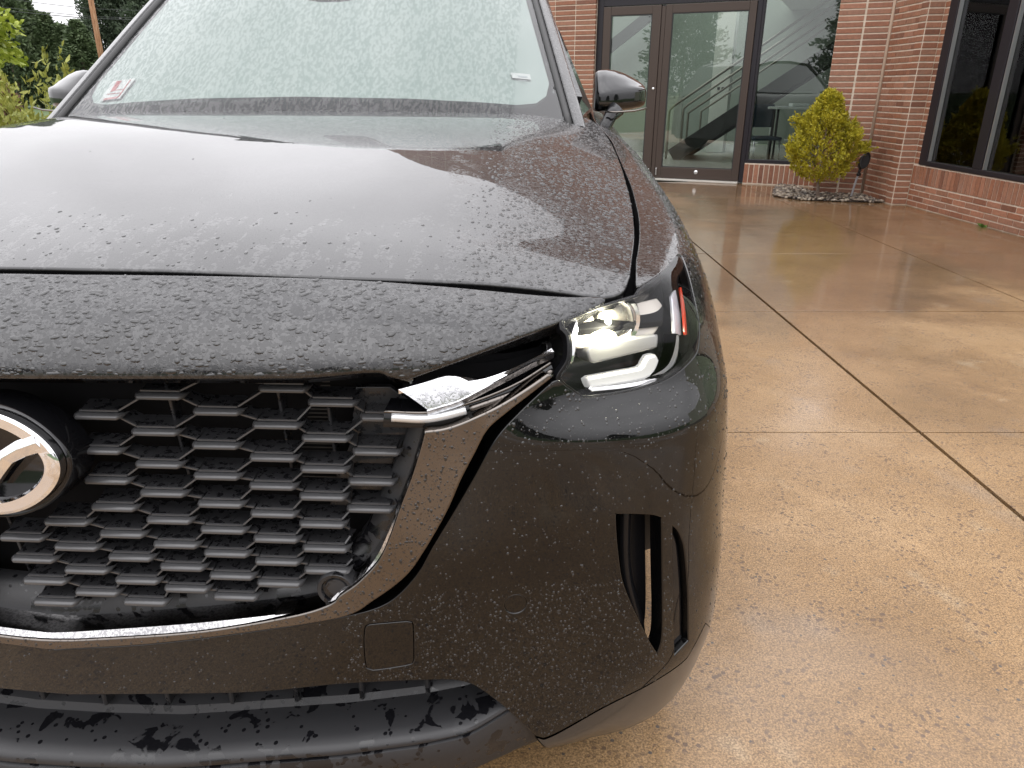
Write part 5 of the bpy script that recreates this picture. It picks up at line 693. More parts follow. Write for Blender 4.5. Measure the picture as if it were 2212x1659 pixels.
# ================================================================== the vehicle (own frame: x across, y rearwards from the badge, z up)
car = empty('parked_suv', (-.658, .828, 0), R(-3)); tag(car, 'rain covered dark grey SUV with a lit headlight and honeycomb grille', 'car')
G, SARC = make_body()
def densify(o, step):
    r = []; n = len(o)
    for i in range(n):
        a, b = np.array(o[i]), np.array(o[(i+1) % n]); k = max(1, int(np.ceil(np.hypot(*(b-a))/step)))
        r += [tuple(a+(b-a)*j/k) for j in range(k)]
    return r
def clean(o, eps=.0016):
    r = [o[0]]
    for q in o[1:]:
        if abs(q[0]-r[-1][0])+abs(q[1]-r[-1][1]) > eps: r.append(q)
    if abs(r[0][0]-r[-1][0])+abs(r[0][1]-r[-1][1]) < eps: r.pop()
    return r
PATCH = {}
def patch(name, outline, grid, m, parent, holes=(), off=0., depth=.01, rad=.002, res=.014, ostep=.006, flip=False, kind=None):
    """trimmed piece of a curved surface with a rolled edge and real thickness"""
    loops = [densify(clean(list(outline)), ostep)]+[densify(clean(list(h)), ostep*.6) for h in holes]
    pts = []; edges = []; ids = []
    for lp_ in loops:
        b = len(pts); pts += lp_; n = len(lp_); edges += [(b+i, b+(i+1) % n) for i in range(n)]; ids.append((b, n))
    A = np.array(loops[0]); lo, hi = A.min(0), A.max(0)
    gx, gy = np.meshgrid(np.arange(lo[0], hi[0], res), np.arange(lo[1], hi[1], res*.87), indexing='ij'); gx[:, 1::2] += res/2
    I = np.stack([gx.ravel(), gy.ravel()], 1); I = I[inpoly(I, A)]
    for h in loops[1:]: I = I[~inpoly(I, h)]
    if len(I):
        B = np.array(pts); keep = np.ones(len(I), bool)
        for s0 in range(0, len(I), 2000):
            dd = ((I[s0:s0+2000, None]-B[None])**2).sum(-1).min(1); keep[s0:s0+2000] = dd > (.5*ostep)**2
        I = I[keep]
    allp = [Vector(p) for p in pts]+[Vector(p) for p in I]
    vo, eo, fo, ov, _, _ = delaunay_2d_cdt(allp, edges, [], 0, 1e-7)
    V2 = np.array([tuple(v) for v in vo]); T = np.array([f for f in fo if len(f) == 3])
    cen = V2[T].mean(1); ok = inpoly(cen, loops[0])
    for h in loops[1:]: ok &= ~inpoly(cen, h)
    T = T[ok]
    P, Nn = grid.ev(V2[:, 0], V2[:, 1]); P = P-Nn*off
    fn = np.cross(P[T[:, 1]]-P[T[:, 0]], P[T[:, 2]]-P[T[:, 0]]); bad = (fn*Nn[T[:, 0]]).sum(1) < 0
    T[bad] = T[bad][:, ::-1]
    V = [P]; NO = [Nn]; F = [tuple(t) for t in T]; base = len(P)
    for li, lp_ in enumerate(loops):
        q = np.array(lp_); n = len(q); p, nn = grid.ev(q[:, 0], q[:, 1]); p = p-nn*off
        tan = np.roll(p, -1, 0)-np.roll(p, 1, 0); tan /= np.linalg.norm(tan, axis=1, keepdims=True)+1e-9
        out = np.cross(tan, nn); out /= np.linalg.norm(out, axis=1, keepdims=True)+1e-9
        area = .5*np.sum(q[:, 0]*np.roll(q[:, 1], -1)-np.roll(q[:, 0], -1)*q[:, 1])
        # outward from the material: decide by testing a small step in parameter space
        p2, _ = grid.ev(*(q+np.roll(q, -1, 0)).T/2); 
        sgn = 1
        c2 = P[T].mean(1); j = int(np.argmin(((c2-p[n//3])**2).sum(1))); 
        if np.dot(out[n//3], c2[j]-p[n//3]) > 0: sgn = -1
        out *= sgn
        r45 = (out+nn)/np.linalg.norm(out+nn, axis=1, keepdims=True)
        rings = [(p, nn), (p+out*rad*.7-nn*rad*.3, r45), (p+out*rad-nn*rad, out), (p+out*rad-nn*depth, out)]
        b0 = base
        for rp, rn in rings: V.append(rp); NO.append(rn)
        for k in range(3):
            for i in range(n):
                a, b, c_, d = b0+k*n+i, b0+k*n+(i+1) % n, b0+(k+1)*n+(i+1) % n, b0+(k+1)*n+i
                F.append((a, b, c_, d))
        base += 4*n
        # orient the rim
        a, b, c_, d = F[-n*3]; VV = np.concatenate(V)
        if np.dot(np.cross(VV[b]-VV[a], VV[d]-VV[a]), np.concatenate(NO)[a]+out[0]) < 0:
            for k in range(len(F)-3*n, len(F)): F[k] = F[k][::-1]
    V = np.concatenate(V); NO = np.concatenate(NO)
    if flip: V = V*np.array([-1, 1, 1]); NO = NO*np.array([-1, 1, 1]); F = [f[::-1] for f in F]
    me = mesh_np(name, V, F, NO); o = link(name, me, m, parent, kind)
    PATCH[o.name] = (V[:len(P)], NO[:len(P)], T if not flip else T[:, ::-1]); return o
def both(name, outline, *a, **k):
    return patch(name, outline, *a, **k), patch(name, outline, *a, flip=True, **k)
def msym(half):
    """half outline from centre to side and back (s>=0) -> full symmetric loop"""
    return list(half)+[(-s, t) for s, t in reversed(half)]

# ---- paint, metal, plastic
def paint_mat(name, bead_lo=.46, bead_hi=.60, amount=1.0, scale=240, film=None, base=(.016, .016, .017), metal=.75, rough=.42, bstr=.2, wetspec=1.15, cior=1.53):
    m = mat(name, base, rough, metal, .0, 1.0, .012); N = NT(m); v = N.coord(); I = N.p.inputs; I['Coat IOR'].default_value = cior
    flake = N.voro(v, 2600, 'F1', 'Color'); sep = N.n('ShaderNodeSeparateColor'); N.l(flake, sep.inputs[0])
    N.l(N.rng(sep.outputs[0], 0, 1, rough-.05, rough+.08), I['Roughness'])
    w = N.noise(v, scale, 2, .5, .3); w2 = N.noise(v, scale*.42, 3, .6, .5)
    h = N.rng(N.math('ADD', N.math('MULTIPLY', w, .55), N.math('MULTIPLY', w2, .45)), bead_lo, bead_hi, 0, 1, True)
    if film is not None: h = N.math('MULTIPLY', h, film(N, v))
    slow = N.math('MULTIPLY', N.noise(v, 26, 2), .35)
    bp = N.n('ShaderNodeBump'); bp.inputs['Strength'].default_value = bstr*amount; bp.inputs['Distance'].default_value = .0011
    N.l(N.math('ADD', h, slow), bp.inputs['Height']); N.l(bp.outputs[0], I['Coat Normal'])
    N.l(N.math('MULTIPLY', h, .05), I['Coat Roughness'])
    N.l(N.math('MULTIPLY', h, wetspec), I['Specular IOR Level'])
    return m
def hood_film(N, v):
    s = N.n('ShaderNodeSeparateXYZ'); N.l(v, s.inputs[0]); x, y = s.outputs[0], s.outputs[1]
    front = N.rng(y, .19, .40, 1, 0, True); outer = N.rng(x, .600, .630, 0, 1, True); outl = N.rng(x, -.66, -.76, 0, .6, True)
    mp = N.n('ShaderNodeMapping'); mp.inputs['Scale'].default_value = (1, .22, 1); mp.inputs['Rotation'].default_value = (0, 0, .10); N.l(v, mp.inputs['Vector'])
    st = N.noise(mp.outputs[0], 46, 3, .6)
    strk = N.math('MULTIPLY', N.rng(N.math('ADD', st, N.math('MULTIPLY', front, .16)), .655, .69, 0, 1, True), N.rng(y, .30, .42, 1, 0))
    ridge = N.math('MULTIPLY', N.rng(N.math('ABSOLUTE', N.math('SUBTRACT', N.math('ADD', x, N.math('MULTIPLY', y, .10)), .60)), .008, .035, 1, 0, True), N.rng(N.noise(v, 40, 3), .46, .56, 0, .8))
    return N.math('MINIMUM', 1, N.math('ADD', N.math('ADD', strk, N.math('ADD', outer, outl)), ridge))
M_hood = paint_mat("wet_hood_paint", .48, .55, film=hood_film, scale=210, bstr=.11, wetspec=.8)
def nose_film(N, v): return N.rng(N.noise(v, 11, 4, .7), .30, .42, .25, 1, True)
M_nose = paint_mat("beaded_paint", .485, .545, 1, 230, nose_film, bstr=.20, rough=.5)
def low_film(N, v): return N.rng(N.noise(v, 14, 3, .6), .50, .62, .03, .30, True)
M_paint = paint_mat("wet_body_paint", .55, .68, .8, 300, low_film, (.004, .004, .0042), .5, .4, .2, .8, 1.50)
M_fpaint = paint_mat("wet_wing_paint", .48, .6, 1, 260, lambda N, v: N.rng(N.noise(v, 18, 3), .36, .5, .3, 1, True), (.010, .010, .0105), .7, .42, .16)
M_gloss = mat("gloss_black", (.005, .005, .006), .06, 0, .42, 0, .02)
M_duct = mat('duct_black', (.006, .006, .007), .28, 0, .25)
M_black = mat("matt_black", (.006, .006, .007), .8, 0, .15)
def plastic_mat():
    m = mat("textured_plastic", (.032, .032, .034), .48, 0, .5); N = NT(m); v = N.coord(); N.bump(N.noise(v, 900, 2), .25, .0006)
    sp = N.rng(N.noise(v, 26, 3, .55, .4), .56, .60, 0, 1, True); sp2 = N.rng(N.voro(v, 55), .17, .21, 1, 0, True); w = N.math('MAXIMUM', sp, sp2)
    N.l(N.mix(w, (.017, .017, .0185), (.005, .005, .006)), N.p.inputs['Base Color']); N.l(N.rng(w, 0, 1, .50, .10), N.p.inputs['Roughness']); return m
M_plastic = plastic_mat()
def grille_mat():
    m = mat("grille_plastic", (.03, .03, .032), .34, 0, .5); N = NT(m); v = N.n('ShaderNodeNewGeometry').outputs['Position']; w = N.rng(N.noise(v, 90, 3, .6), .52, .60, 0, 1, True)
    N.l(N.rng(w, 0, 1, .36, .14), N.p.inputs['Roughness']); N.l(N.mix(w, (.022, .022, .0235), (.007, .007, .008)), N.p.inputs['Base Color']); return m
M_grille = grille_mat(); M_bar = mat('highlit_bar_plastic', (.052, .052, .054), .30, 0, .6)  # bars and rib edges paler, cell walls darker: highlight and shade put into colour
M_chrome = mat("chrome", (.82, .82, .83), .06, 1)
def smoked_mat():
    m = mat("smoked_chrome", (.15, .135, .125), .12, 1); N = NT(m); v = N.coord()
    d = N.rng(N.voro(v, 210), .22, .30, 1, 0, True); k = N.math('MULTIPLY', d, N.rng(N.noise(v, 40, 2), .40, .55)); bp = N.n('ShaderNodeBump'); bp.inputs['Strength'].default_value = .18; bp.inputs['Distance'].default_value = .001
    N.l(k, bp.inputs['Height']); N.l(bp.outputs[0], N.p.inputs['Normal']); N.l(N.mix(k, (.155, .140, .128), (.105, .095, .087)), N.p.inputs['Base Color']); return m
M_smoke = smoked_mat()
M_chamfer = mat('highlit_chamfer_chrome', (.50, .49, .49), .14, 1); N = NT(M_chamfer); v = N.coord(); k = N.rng(N.noise(v, 260, 2), .46, .56, 0, 1, True); N.l(N.mix(k, (.58, .57, .57), (.36, .355, .36)), N.p.inputs['Base Color'])  # paler than the surround: the sky's reflection on this face put into its colour
M_satin = mat("satin_silver", (.70, .70, .71), .16, 1); N = NT(M_satin); v = N.coord(); k = N.rng(N.noise(v, 190, 2), .45, .58, 0, 1, True); bp = N.n('ShaderNodeBump'); bp.inputs['Strength'].default_value = .10; bp.inputs['Distance'].default_value = .001; N.l(k, bp.inputs['Height']); N.l(bp.outputs[0], N.p.inputs['Normal']); N.l(N.mix(k, (.72, .72, .73), (.55, .55, .56)), N.p.inputs['Base Color'])

# ---- bonnet surface z = H(x,y)
B_L = [.10, .166, .235, .315, .425, .60, .84, 1.29, 1.60, 1.9]; L_E = [.80, .80, .820, .831, .845, .856, .863, .862, .820, .78]
D_B = [.10, .16, .235, .315, .425, .60, .84, 1.29, 1.60, 1.9]; D_D = [.058, .057, .056, .068, .076, .088, .10, .08, .036, .03]
Z_B = np.array([-.05, .05, .118, .16, .235, .315, .425, .60, .76, .84, .95, 1.1, 1.3, 1.5, 1.7, 1.9]); Z_C = np.array([.868, .904, .931, .944, .963, .981, 1.004, 1.037, 1.0635, 1.0745, 1.086, 1.0955, 1.101, 1.104, 1.107, 1.11])
gs = np.arange(-1.0, 1.0001, .0125); gt = np.arange(-.02, 1.85, .0125)
le = pchip(np.array(B_L), np.array(L_E), np.clip(gt, .1, 1.9)); dd = pchip(np.array(D_B), np.array(D_D), np.clip(gt, .1, 1.9)); zc = pchip(Z_B, Z_C, gt)
e_ = np.abs(gs)[:, None]/le[None]; g1 = e_**2
g2 = pchip(np.array([0, .2, .4, .58, .70, .76, .82, .90, 1, 1.4]), np.array([0, .015, .045, .10, .165, .25, .38, .63, 1, 2.3]), np.clip(e_.ravel(), 0, 1.4)).reshape(e_.shape)
bl = np.clip((gt-.18)/.36, 0, 1); bl = bl*bl*(3-2*bl)
ZH = zc[None]-dd[None]*(g1*(1-bl)+g2*bl)
ZH = blur(blur(ZH, 1.6, 0), 1.8, 1)
HP = np.stack([np.broadcast_to(gs[:, None], ZH.shape), np.broadcast_to(gt[None], ZH.shape), ZH], -1)
HOOD = Grid(gs, gt, HP, 1)
edge = [(0, .122), (.1, .1225), (.2, .126), (.3, .129), (.4, .134), (.52, .147), (.62, .159), (.70, .163), (.752, .163), (.778, .166), (.800, .185), (.812, .225)]
side = [(.823, .31), (.837, .42), (.849, .60), (.856, .84), (.857, 1.05), (.855, 1.29), (.838, 1.45), (.806, 1.60)]
def cr(pts, n=6):
    a = np.array(pts, float); e = np.vstack([2*a[0]-a[1], a, 2*a[-1]-a[-2]]); o = []
    for i in range(len(a)-1):
        p0, p1, p2, p3 = e[i:i+4]
        for k in range(n):
            t = k/n; o.append(tuple(.5*((2*p1)+(p2-p0)*t+(2*p0-5*p1+4*p2-p3)*t*t+(3*p1-p0-3*p2+p3)*t**3)))
    o.append(tuple(a[-1])); return o
rear = [(.80, 1.60), (.74, 1.47), (.62, 1.36), (.45, 1.29), (.25, 1.245), (0, 1.23)]
edge = [(x, y+.0035) for x, y in edge]
half = cr(edge)+cr(side)[1:]+cr(rear)[1:]
hood = patch('bonnet', clean(msym(half), .003), HOOD, M_hood, car, depth=.022, rad=.004, res=.016, ostep=.010)
# under the bonnet gap: a dark tray added so that the shut lines read black
class Shift:
    def __init__(s, g, n=0, z=0): s.g, s.n_, s.z = g, n, z
    def ev(s, a, b):
        p, n = s.g.ev(a, b); p = p-n*s.n_; p = p+np.array([0, 0, s.z]); return p, n
tray = [(0, .09), (.5, .12), (.72, .14), (.86, .20), (.885, .42), (.90, .84), (.90, 1.29), (.86, 1.6), (.7, 1.55), (.4, 1.35), (0, 1.3)]
patch('shutline_blackout', msym(tray), Shift(HOOD, 0, -.040), M_black, car, depth=.01, res=.06, ostep=.04)

# ---- nose panel above the grille
lipc = [(0., .8375), (.06, .8375)]; nose_half = lipc+OUT['lip']+[(.7925, .9525)]+OUT['shut'][1:]+[(.0, .987)]
shut = [(s, min(t, .987)) for s, t in OUT['shut'] if s > .02]
nose_half = lipc+[q for q in OUT['lip'] if q[0] > .07]+shut+[(0, .987)]
nose = patch('nose_panel', clean(msym(nose_half), .003), G, M_nose, car, depth=.03, rad=.006, res=.012, ostep=.007)
# underside of the nose lip, curling back over the grille
lp_ = [q for q in OUT['lip'] if .07 < q[0] < .54]; P_, N_ = G.ev(*np.array([(0, .8375)]+lp_).T)
P_ = np.concatenate([P_[:0:-1]*np.array([-1, 1, 1]), P_]); V = np.concatenate([P_+np.array([0, .003, -.004]), P_+np.array([0, .012, -.014]), P_+np.array([0, .09, -.012])]); n = len(P_)
link('nose_underside', mesh_np('nose_underside', V, np.array([(r_*n+i, r_*n+i+1, (r_+1)*n+i+1, (r_+1)*n+i) for r_ in range(2) for i in range(n-1)])), M_gloss, car)

# ---- front bumper
arch = []
s_arch, t_arch, r_arch = 1.80, .375, .415
ang0 = math.acos(min(1, (1.44-s_arch)/-r_arch)) if False else None
def archpt(a): return (s_arch+r_arch*math.cos(a), t_arch+r_arch*math.sin(a))
arch_f = [archpt(a) for a in np.linspace(math.pi*.80, math.pi*1.10, 14)]
bu = [q for q in OUT['bump_up'] if q[0] > .004]
bh = [(0, .400)]+bu+[(1.13, .785), (1.22, .765), (1.34, .735), (1.42, .70)]+arch_f+[(1.30, .232), (1.15, .232), (1.06, .245)]+OUT['seam']+OUT['intake']
bh = [q for q in bh if q[0] >= 0]+[(0, .3185)]
hole_r = [OUT['cover'], OUT['vent'], OUT['slot']]
def circ(s, t, r_, n=28): return [(s+r_*math.cos(a), t+r_*math.sin(a)) for a in np.linspace(0, 2*np.pi, n, endpoint=False)]
ss, st_ = OUT['sensor'][0]; hole_r.append(circ(ss, st_, .0182))
holes = hole_r+[[(-s, t) for s, t in h] for h in hole_r[1:]]
bump = patch('front_bumper', clean(msym(bh), .003), G, M_paint, car, holes, depth=.028, rad=.0025, res=.014, ostep=.007)
def shrink(o, k):
    o = np.array(clean(list(o))); t = np.roll(o, -1, 0)-np.roll(o, 1, 0); t /= np.linalg.norm(t, axis=1, keepdims=True)+1e-9
    ar = .5*np.sum(o[:, 0]*np.roll(o[:, 1], -1)-np.roll(o[:, 0], -1)*o[:, 1]); n = np.stack([-t[:, 1], t[:, 0]], 1)*np.sign(ar); return [tuple(q) for q in o+n*k]
patch('tow_cover', shrink(OUT['cover'], .0042), G, M_paint, bump, depth=.012, rad=.0015, res=.012, ostep=.006)
for fl in (False, True):
    patch('parking_sensor', circ(ss, st_, .0150), G, M_paint, bump, off=.001, depth=.01, rad=.0015, res=.006, ostep=.004, flip=fl)
    patch('sensor_ring', circ(ss, st_, .0180), G, M_gloss, bump, off=.005, depth=.012, rad=.001, res=.01, ostep=.005, flip=fl)
    # corner air duct: recessed black duct wall, a rounded vane, the slot with its blade
    vent = patch('air_vent', shrink(OUT['vent'], -.004), Shift(G, .052), M_duct, bump, depth=.01, res=.02, ostep=.01, flip=fl)
    patch('vent_blade', shrink(OUT['slot'], .0085), Shift(G, .010), M_gloss, bump, depth=.03, rad=.007, res=.014, ostep=.006, flip=fl)
    patch('vent_slot', shrink(OUT['slot'], -.004), Shift(G, .034), M_black, bump, depth=.01, res=.02, ostep=.01, flip=fl)
vs_, vt_ = np.array(OUT['vent'])[:, 0], np.array(OUT['vent'])[:, 1]
for sg_ in (1, -1):
    q = [(.838, .600), (.838, .53), (.842, .47), (.852, .42), (.866, .37), (.874, .33)]
    P_, N_ = G.ev(*np.array(cr(q, 4)).T); P_ = P_-N_*.040
    tube('vent_vane', P_*np.array([sg_, 1, 1]), .016, M_duct, bump, 10, (1, 0, 0), None, .6)
# lower painted strip under the seam
bot = [(s, .150-.02*0) for s in np.linspace(.735, 1.34, 22)]
strip = [(q[0], q[1]-.0045) for q in OUT['seam'][::-1]]+[(1.06, .2405), (1.15, .2275), (1.30, .2275), (1.345, .22), (1.345, .165)]+[(s, .140) for s in np.linspace(1.33, .76, 22)]+[(.742, .150), (.715, .190)]
both('lower_trim', clean(strip, .003), G, mat("satin_grey_trim", (.028, .026, .025), .33, .2, .5, .5, .1), bump, depth=.03, rad=.003, res=.02, ostep=.01)

# ---- chin: textured plastic lower lip swept across the front
PX = np.array([0, .2, .4, .6, .74]); PYv = np.array([0, .003, .012, .032, .060])
sec = np.array([(.13, .335), (.105, .318), (.10, .300), (.094, .236), (.072, .226), (.066, .214), (.060, .2125), (.050, .2115), (.012, .2065), (-.004, .2025), (-.0115, .1965), (-.0135, .190), (-.0125, .1855), (-.008, .1835), (-.008, .1815), (-.0145, .1795), (-.0175, .174), (-.0175, .166), (-.010, .140), (.03, .112), (.12, .105)])
zlo = np.interp(sec[:, 1], [.105, .14, .17, .185, .20, .215, .235, .30, .335], [.70, .70, .695, .69, .685, .685, .70, .66, .64])
a_ = np.linspace(-1, 1, 81); V = []
for a in a_:
    for (y, z), lend in zip(sec, zlo):
        l_ = a*lend; rise = np.interp(abs(l_), [0, .12, .26, .40, .52, .61, .66, .72], [0, .001, .020, .036, .052, .074, .094, .115])*np.interp(z, [.105, .15, .18, .24, .30], [.2, .55, 1, .75, .2])
        V.append((l_, y+np.interp(abs(l_), PX, PYv)+.30*max(0, abs(l_)-.585), z+rise))
k = len(sec); F = np.array([(i*k+j, i*k+j+1, (i+1)*k+j+1, (i+1)*k+j) for i in range(80) for j in range(k-1)])
chin = link('lower_lip', mesh_np('lower_lip', np.array(V), F), M_plastic, car)
bm = bmesh.new(); bm.from_mesh(chin.data); bmesh.ops.recalc_face_normals(bm, faces=bm.faces[:]); bm.to_mesh(chin.data); bm.free()
chin.data.set_sharp_from_angle(angle=R(38))
M_rib = M_plastic
for i, l_ in enumerate(np.arange(-.52, .53, .104)):
    y = .058+np.interp(abs(l_), PX, PYv); link('intake_rib', box_mesh('intake_rib', .007, .030, .05, .002, (l_, y+.020, .255+.05*abs(l_))), M_rib, chin)

# ---- dark inner structure behind the openings
core = [(0, .30), (.55, .30), (.72, .42), (.80, .55), (.85, .70), (.93, .80), (.93, .93), (.80, .985), (.4, 1.0), (0, 1.0)]
patch('inner_panel', msym(core), Shift(G, .115), M_black, car, depth=.01, res=.05, ostep=.03)
patch('lamp_backing', [(.52, .70), (.72, .70), (.93, .76), (1.05, .86), (.98, .97), (.80, .965), (.52, .84)], Shift(G, .078), M_black, car, depth=.02, res=.04, ostep=.02)

# ---- grille surround: smoked chrome wing
wt = OUT['wing_top']; wo_ = [q for q in OUT['wing_out'] if q[0] > .003]; rd = [q for q in OUT['ridge'] if q[0] > .003]
PRO = -.010
ct_o, ct_r, ct_i = OUT['wing_out'][0][1], OUT['ridge'][-1][1], OUT['inner'][-1][1]
wing_half = [(0, ct_o)]+wo_+wt+rd+[(0, ct_r)]
wing = patch('grille_surround', clean(msym(wing_half), .0025), Shift(G, PRO), M_smoke, car, depth=.035, rad=.0035, res=.010, ostep=.006)
# inner chamfer, sloping back into the opening
rp = np.array([(0, ct_r)]+rd[::-1]); ip = [q for q in OUT['inner'] if q[0] > .004]; ip = np.array([(0, ct_i)]+ip[::-1])
def resamp(a, n):
    d = np.concatenate([[0], np.cumsum(np.hypot(*np.diff(a, axis=0).T))]); t = np.linspace(0, d[-1], n); return np.stack([np.interp(t, d, a[:, 0]), np.interp(t, d, a[:, 1])], 1)
rp = resamp(rp, 90); ip = resamp(ip, 90); A_, n1 = G.ev(*rp.T); A_ = A_-n1*(PRO+.002); B_, n2 = G.ev(*ip.T); B_ = B_+n2*.001
wgt = np.linspace(0, 1, 5)[:, None, None]; rows = A_[None]*(1-wgt)+B_[None]*wgt
C_ = B_-n2*.06; rows = np.concatenate([rows[:4], B_[None], C_[None]])
full = np.concatenate([rows[:, :0:-1]*np.array([-1, 1, 1]), rows], 1); nn = full.shape[1]
F = np.array([(r_*nn+i, r_*nn+i+1, (r_+1)*nn+i+1, (r_+1)*nn+i) for r_ in range(full.shape[0]-1) for i in range(nn-1)])
ch_ = link('surround_chamfer', mesh_np('surround_chamfer', full.reshape(-1, 3), F), M_chamfer, wing)
bm = bmesh.new(); bm.from_mesh(ch_.data); bmesh.ops.recalc_face_normals(bm, faces=bm.faces[:]); bm.to_mesh(ch_.data); bm.free(); ch_.data.set_sharp_from_angle(angle=R(35))
# black gutter between the wing and the bumper is left open; its floor:
gut = [(0, .395)]+wo_+[(q[0]+.004, q[1]-.0) for q in bu[::-1] if q[1] < .83]
# ---- grille: honeycomb of bars and ribs on a leaning plane
gr = empty('grille', parent=car)
def gplane(l, z): return np.interp(np.abs(l), [0, .2, .4, .52, .62, .74], [0, .003, .012, .023, .036, .062])+.045-.12*(.8-z)
inner_lz = [];
Pi, _ = G.ev(*np.array([q for q in OUT['inner']]).T)
gpoly = [(0, .845), (.50, .845)]+[(p[0]-.004, p[2]) for p in Pi]+[(0, Pi[-1][2])]
COLS = {0: [.58, .548, .515, .482], 1: [.78, .605, .568, .533, .499], 2: [.757, .709, .667, .628, .589, .554, .519, .486], 3: [.785, .736, .691, .65, .611, .575, .541, .508],
        4: [.808, .764, .718, .675, .635, .597, .562, .528, .496], 5: [.795, .746, .701, .661, .621, .584, .55, .517], 6: [.776, .728, .685, .646, .606, .57, .537], 7: [.755, .708, .666, .627, .588, .553]}
COLX = {0: [-.017, -.006, .005, .014], 1: [.044, .05, .058, .067, .077], 2: [.115, .11, .115, .119, .125, .132, .137, .144], 3: [.2, .189, .188, .189, .193, .198, .203, .205],
        4: [.281, .273, .267, .264, .265, .265, .266, .27, .272], 5: [.361, .349, .341, .337, .335, .336, .335, .335], 6: [.423, .412, .407, .403, .4, .402, .402], 7: [.489, .477, .469, .465, .462, .463]}
# bar: rounded lip with a shelf running back into the cell
def bar_mesh():
    sec = [(.010, .0012), (.006, .0026), (.002, .0026), (-.0020, .0008), (-.0034, -.0018), (-.0026, -.0042), (.000, -.0052), (.006, -.0045), (.012, -.0025)]
    xs = [-.5, -.47, -.40, .40, .47, .5]; sc_ = [.25, .75, 1, 1, .75, .25]; V = []
    for x, s_ in zip(xs, sc_):
        for y, z in sec: V.append((x, y*(s_ if y < .01 else 1)+(1-s_)*.012, (z+.001)*s_-.001))
    k = len(sec); F = [(i*k+j, (i+1)*k+j, (i+1)*k+j+1, i*k+j+1) for i in range(5) for j in range(k-1)]
    F += [tuple(range(k)), tuple(5*k+j for j in range(k-1, -1, -1))]
    bm = bmesh.new(); vs = [bm.verts.new(v) for v in V]
    for f in F: bm.faces.new([vs[i] for i in f])
    nf = len(bm.faces)
    fl = [bm.verts.new(q) for q in ((-.42, .010, .0015), (.42, .010, .0015), (.50, .042, .006), (-.50, .042, .006))]; f = bm.faces.new(fl); f.material_index = 1
    me = bm_mesh('grille_bar', bm, smooth=True); me.set_sharp_from_angle(angle=R(50)); me.materials.append(M_bar); me.materials.append(M_grille); return me
bmesh_bar = bar_mesh()
rib_me = None
def rib(p, q, dep=.030):
    global rib_me
    if rib_me is None:
        bm = bmesh.new(); bm_box(bm, (-.5, 0, -.0011), (.5, .003, .0011)); nf = len(bm.faces); bm_box(bm, (-.5, .0031, -.0007), (.5, .030, .0007)); bm.faces.ensure_lookup_table()
        for f in bm.faces[nf:]: f.material_index = 1
        rib_me = bm_mesh('grille_rib', bm); rib_me.materials.append(M_bar); rib_me.materials.append(M_grille)
    p, q = Vector(p), Vector(q); d = q-p; o = bpy.data.objects.new('grille_rib', rib_me); col.objects.link(o); o.parent = gr
    x = d.normalized(); y = Vector((0, 1, 0)); y = (y-x*y.dot(x)).normalized(); z = x.cross(y)
    o.matrix_local = Matrix.Translation((p+q)/2) @ Matrix((x, y, z)).transposed().to_4x4() @ Matrix.Diagonal((d.length, dep/.030, 1, 1)); return o
EMB = (-.012, .710)
def inside(l, z, mrg=0): return inpoly([(abs(l)+mrg, z)], gpoly)[0] and ((l-EMB[0])/.112)**2+((z-EMB[1])/.092)**2 > 1
bars = {}
for c_ in COLS:
    for l, z in zip(COLX[c_], COLS[c_]):
        bars.setdefault(c_, []).append((l, z))
for sg_ in (1, -1):
    for c_, lst in bars.items():
        if sg_ < 0 and c_ < 2: continue
        for l, z in lst:
            l2 = l*sg_
            if not inside(l2, z, .022): continue
            o = link('grille_bar', bmesh_bar, None, gr); o.location = (l2, gplane(l2, z)-.002, z); o.scale = (.067, 1, 1)
            # top edge ridge of the bar and the four cell walls leaving it
            rib((l2-.026, gplane(l2, z)+.004, z+.0045), (l2+.026, gplane(l2, z)+.004, z+.0045), .030)
            for (l3, z3) in bars.get(c_+1, []):
                if abs(z3-z) > .034 or abs(z3-z) < .006: continue
                l4 = l3*sg_; up = z3 > z
                a = (l2+.026*sg_, gplane(l2, z)+.006, z+(.0045 if up else -.006)); b = (l4-.028*sg_, gplane(l4, z3)+.006, z3+(-.006 if up else .0045))
                if inside(l4, z3, -.01): rib(a, b)
# vertical stiffeners and the radiator behind
for l_, z0, z1 in ((.203, .50, .80), (.075, .46, .60), (.345, .64, .80), (.41, .60, .76), (-.203, .50, .80), (-.075, .46, .6), (.01, .45, .57)):
    o = link('grille_post', box_mesh('grille_post', .0045, .02, z1-z0, .001, (0, 0, 0)), M_grille, gr); o.location = (l_, gplane(l_, .66)+.055, (z0+z1)/2); o.rotation_euler = (R(6), 0, 0)
for (l0, l1, z0, z1) in ((.155, .26, .60, .80), (.30, .40, .62, .80)):
    bm = bmesh.new()
    for z in np.arange(z0, z1, .006): bm_box(bm, (l0, .125, z), (l1, .14, z+.0018))
    link('radiator_fins', bm_mesh('radiator_fins', bm), mat("radiator_grey", (.06, .06, .06), .5, .4), gr, 'stuff')
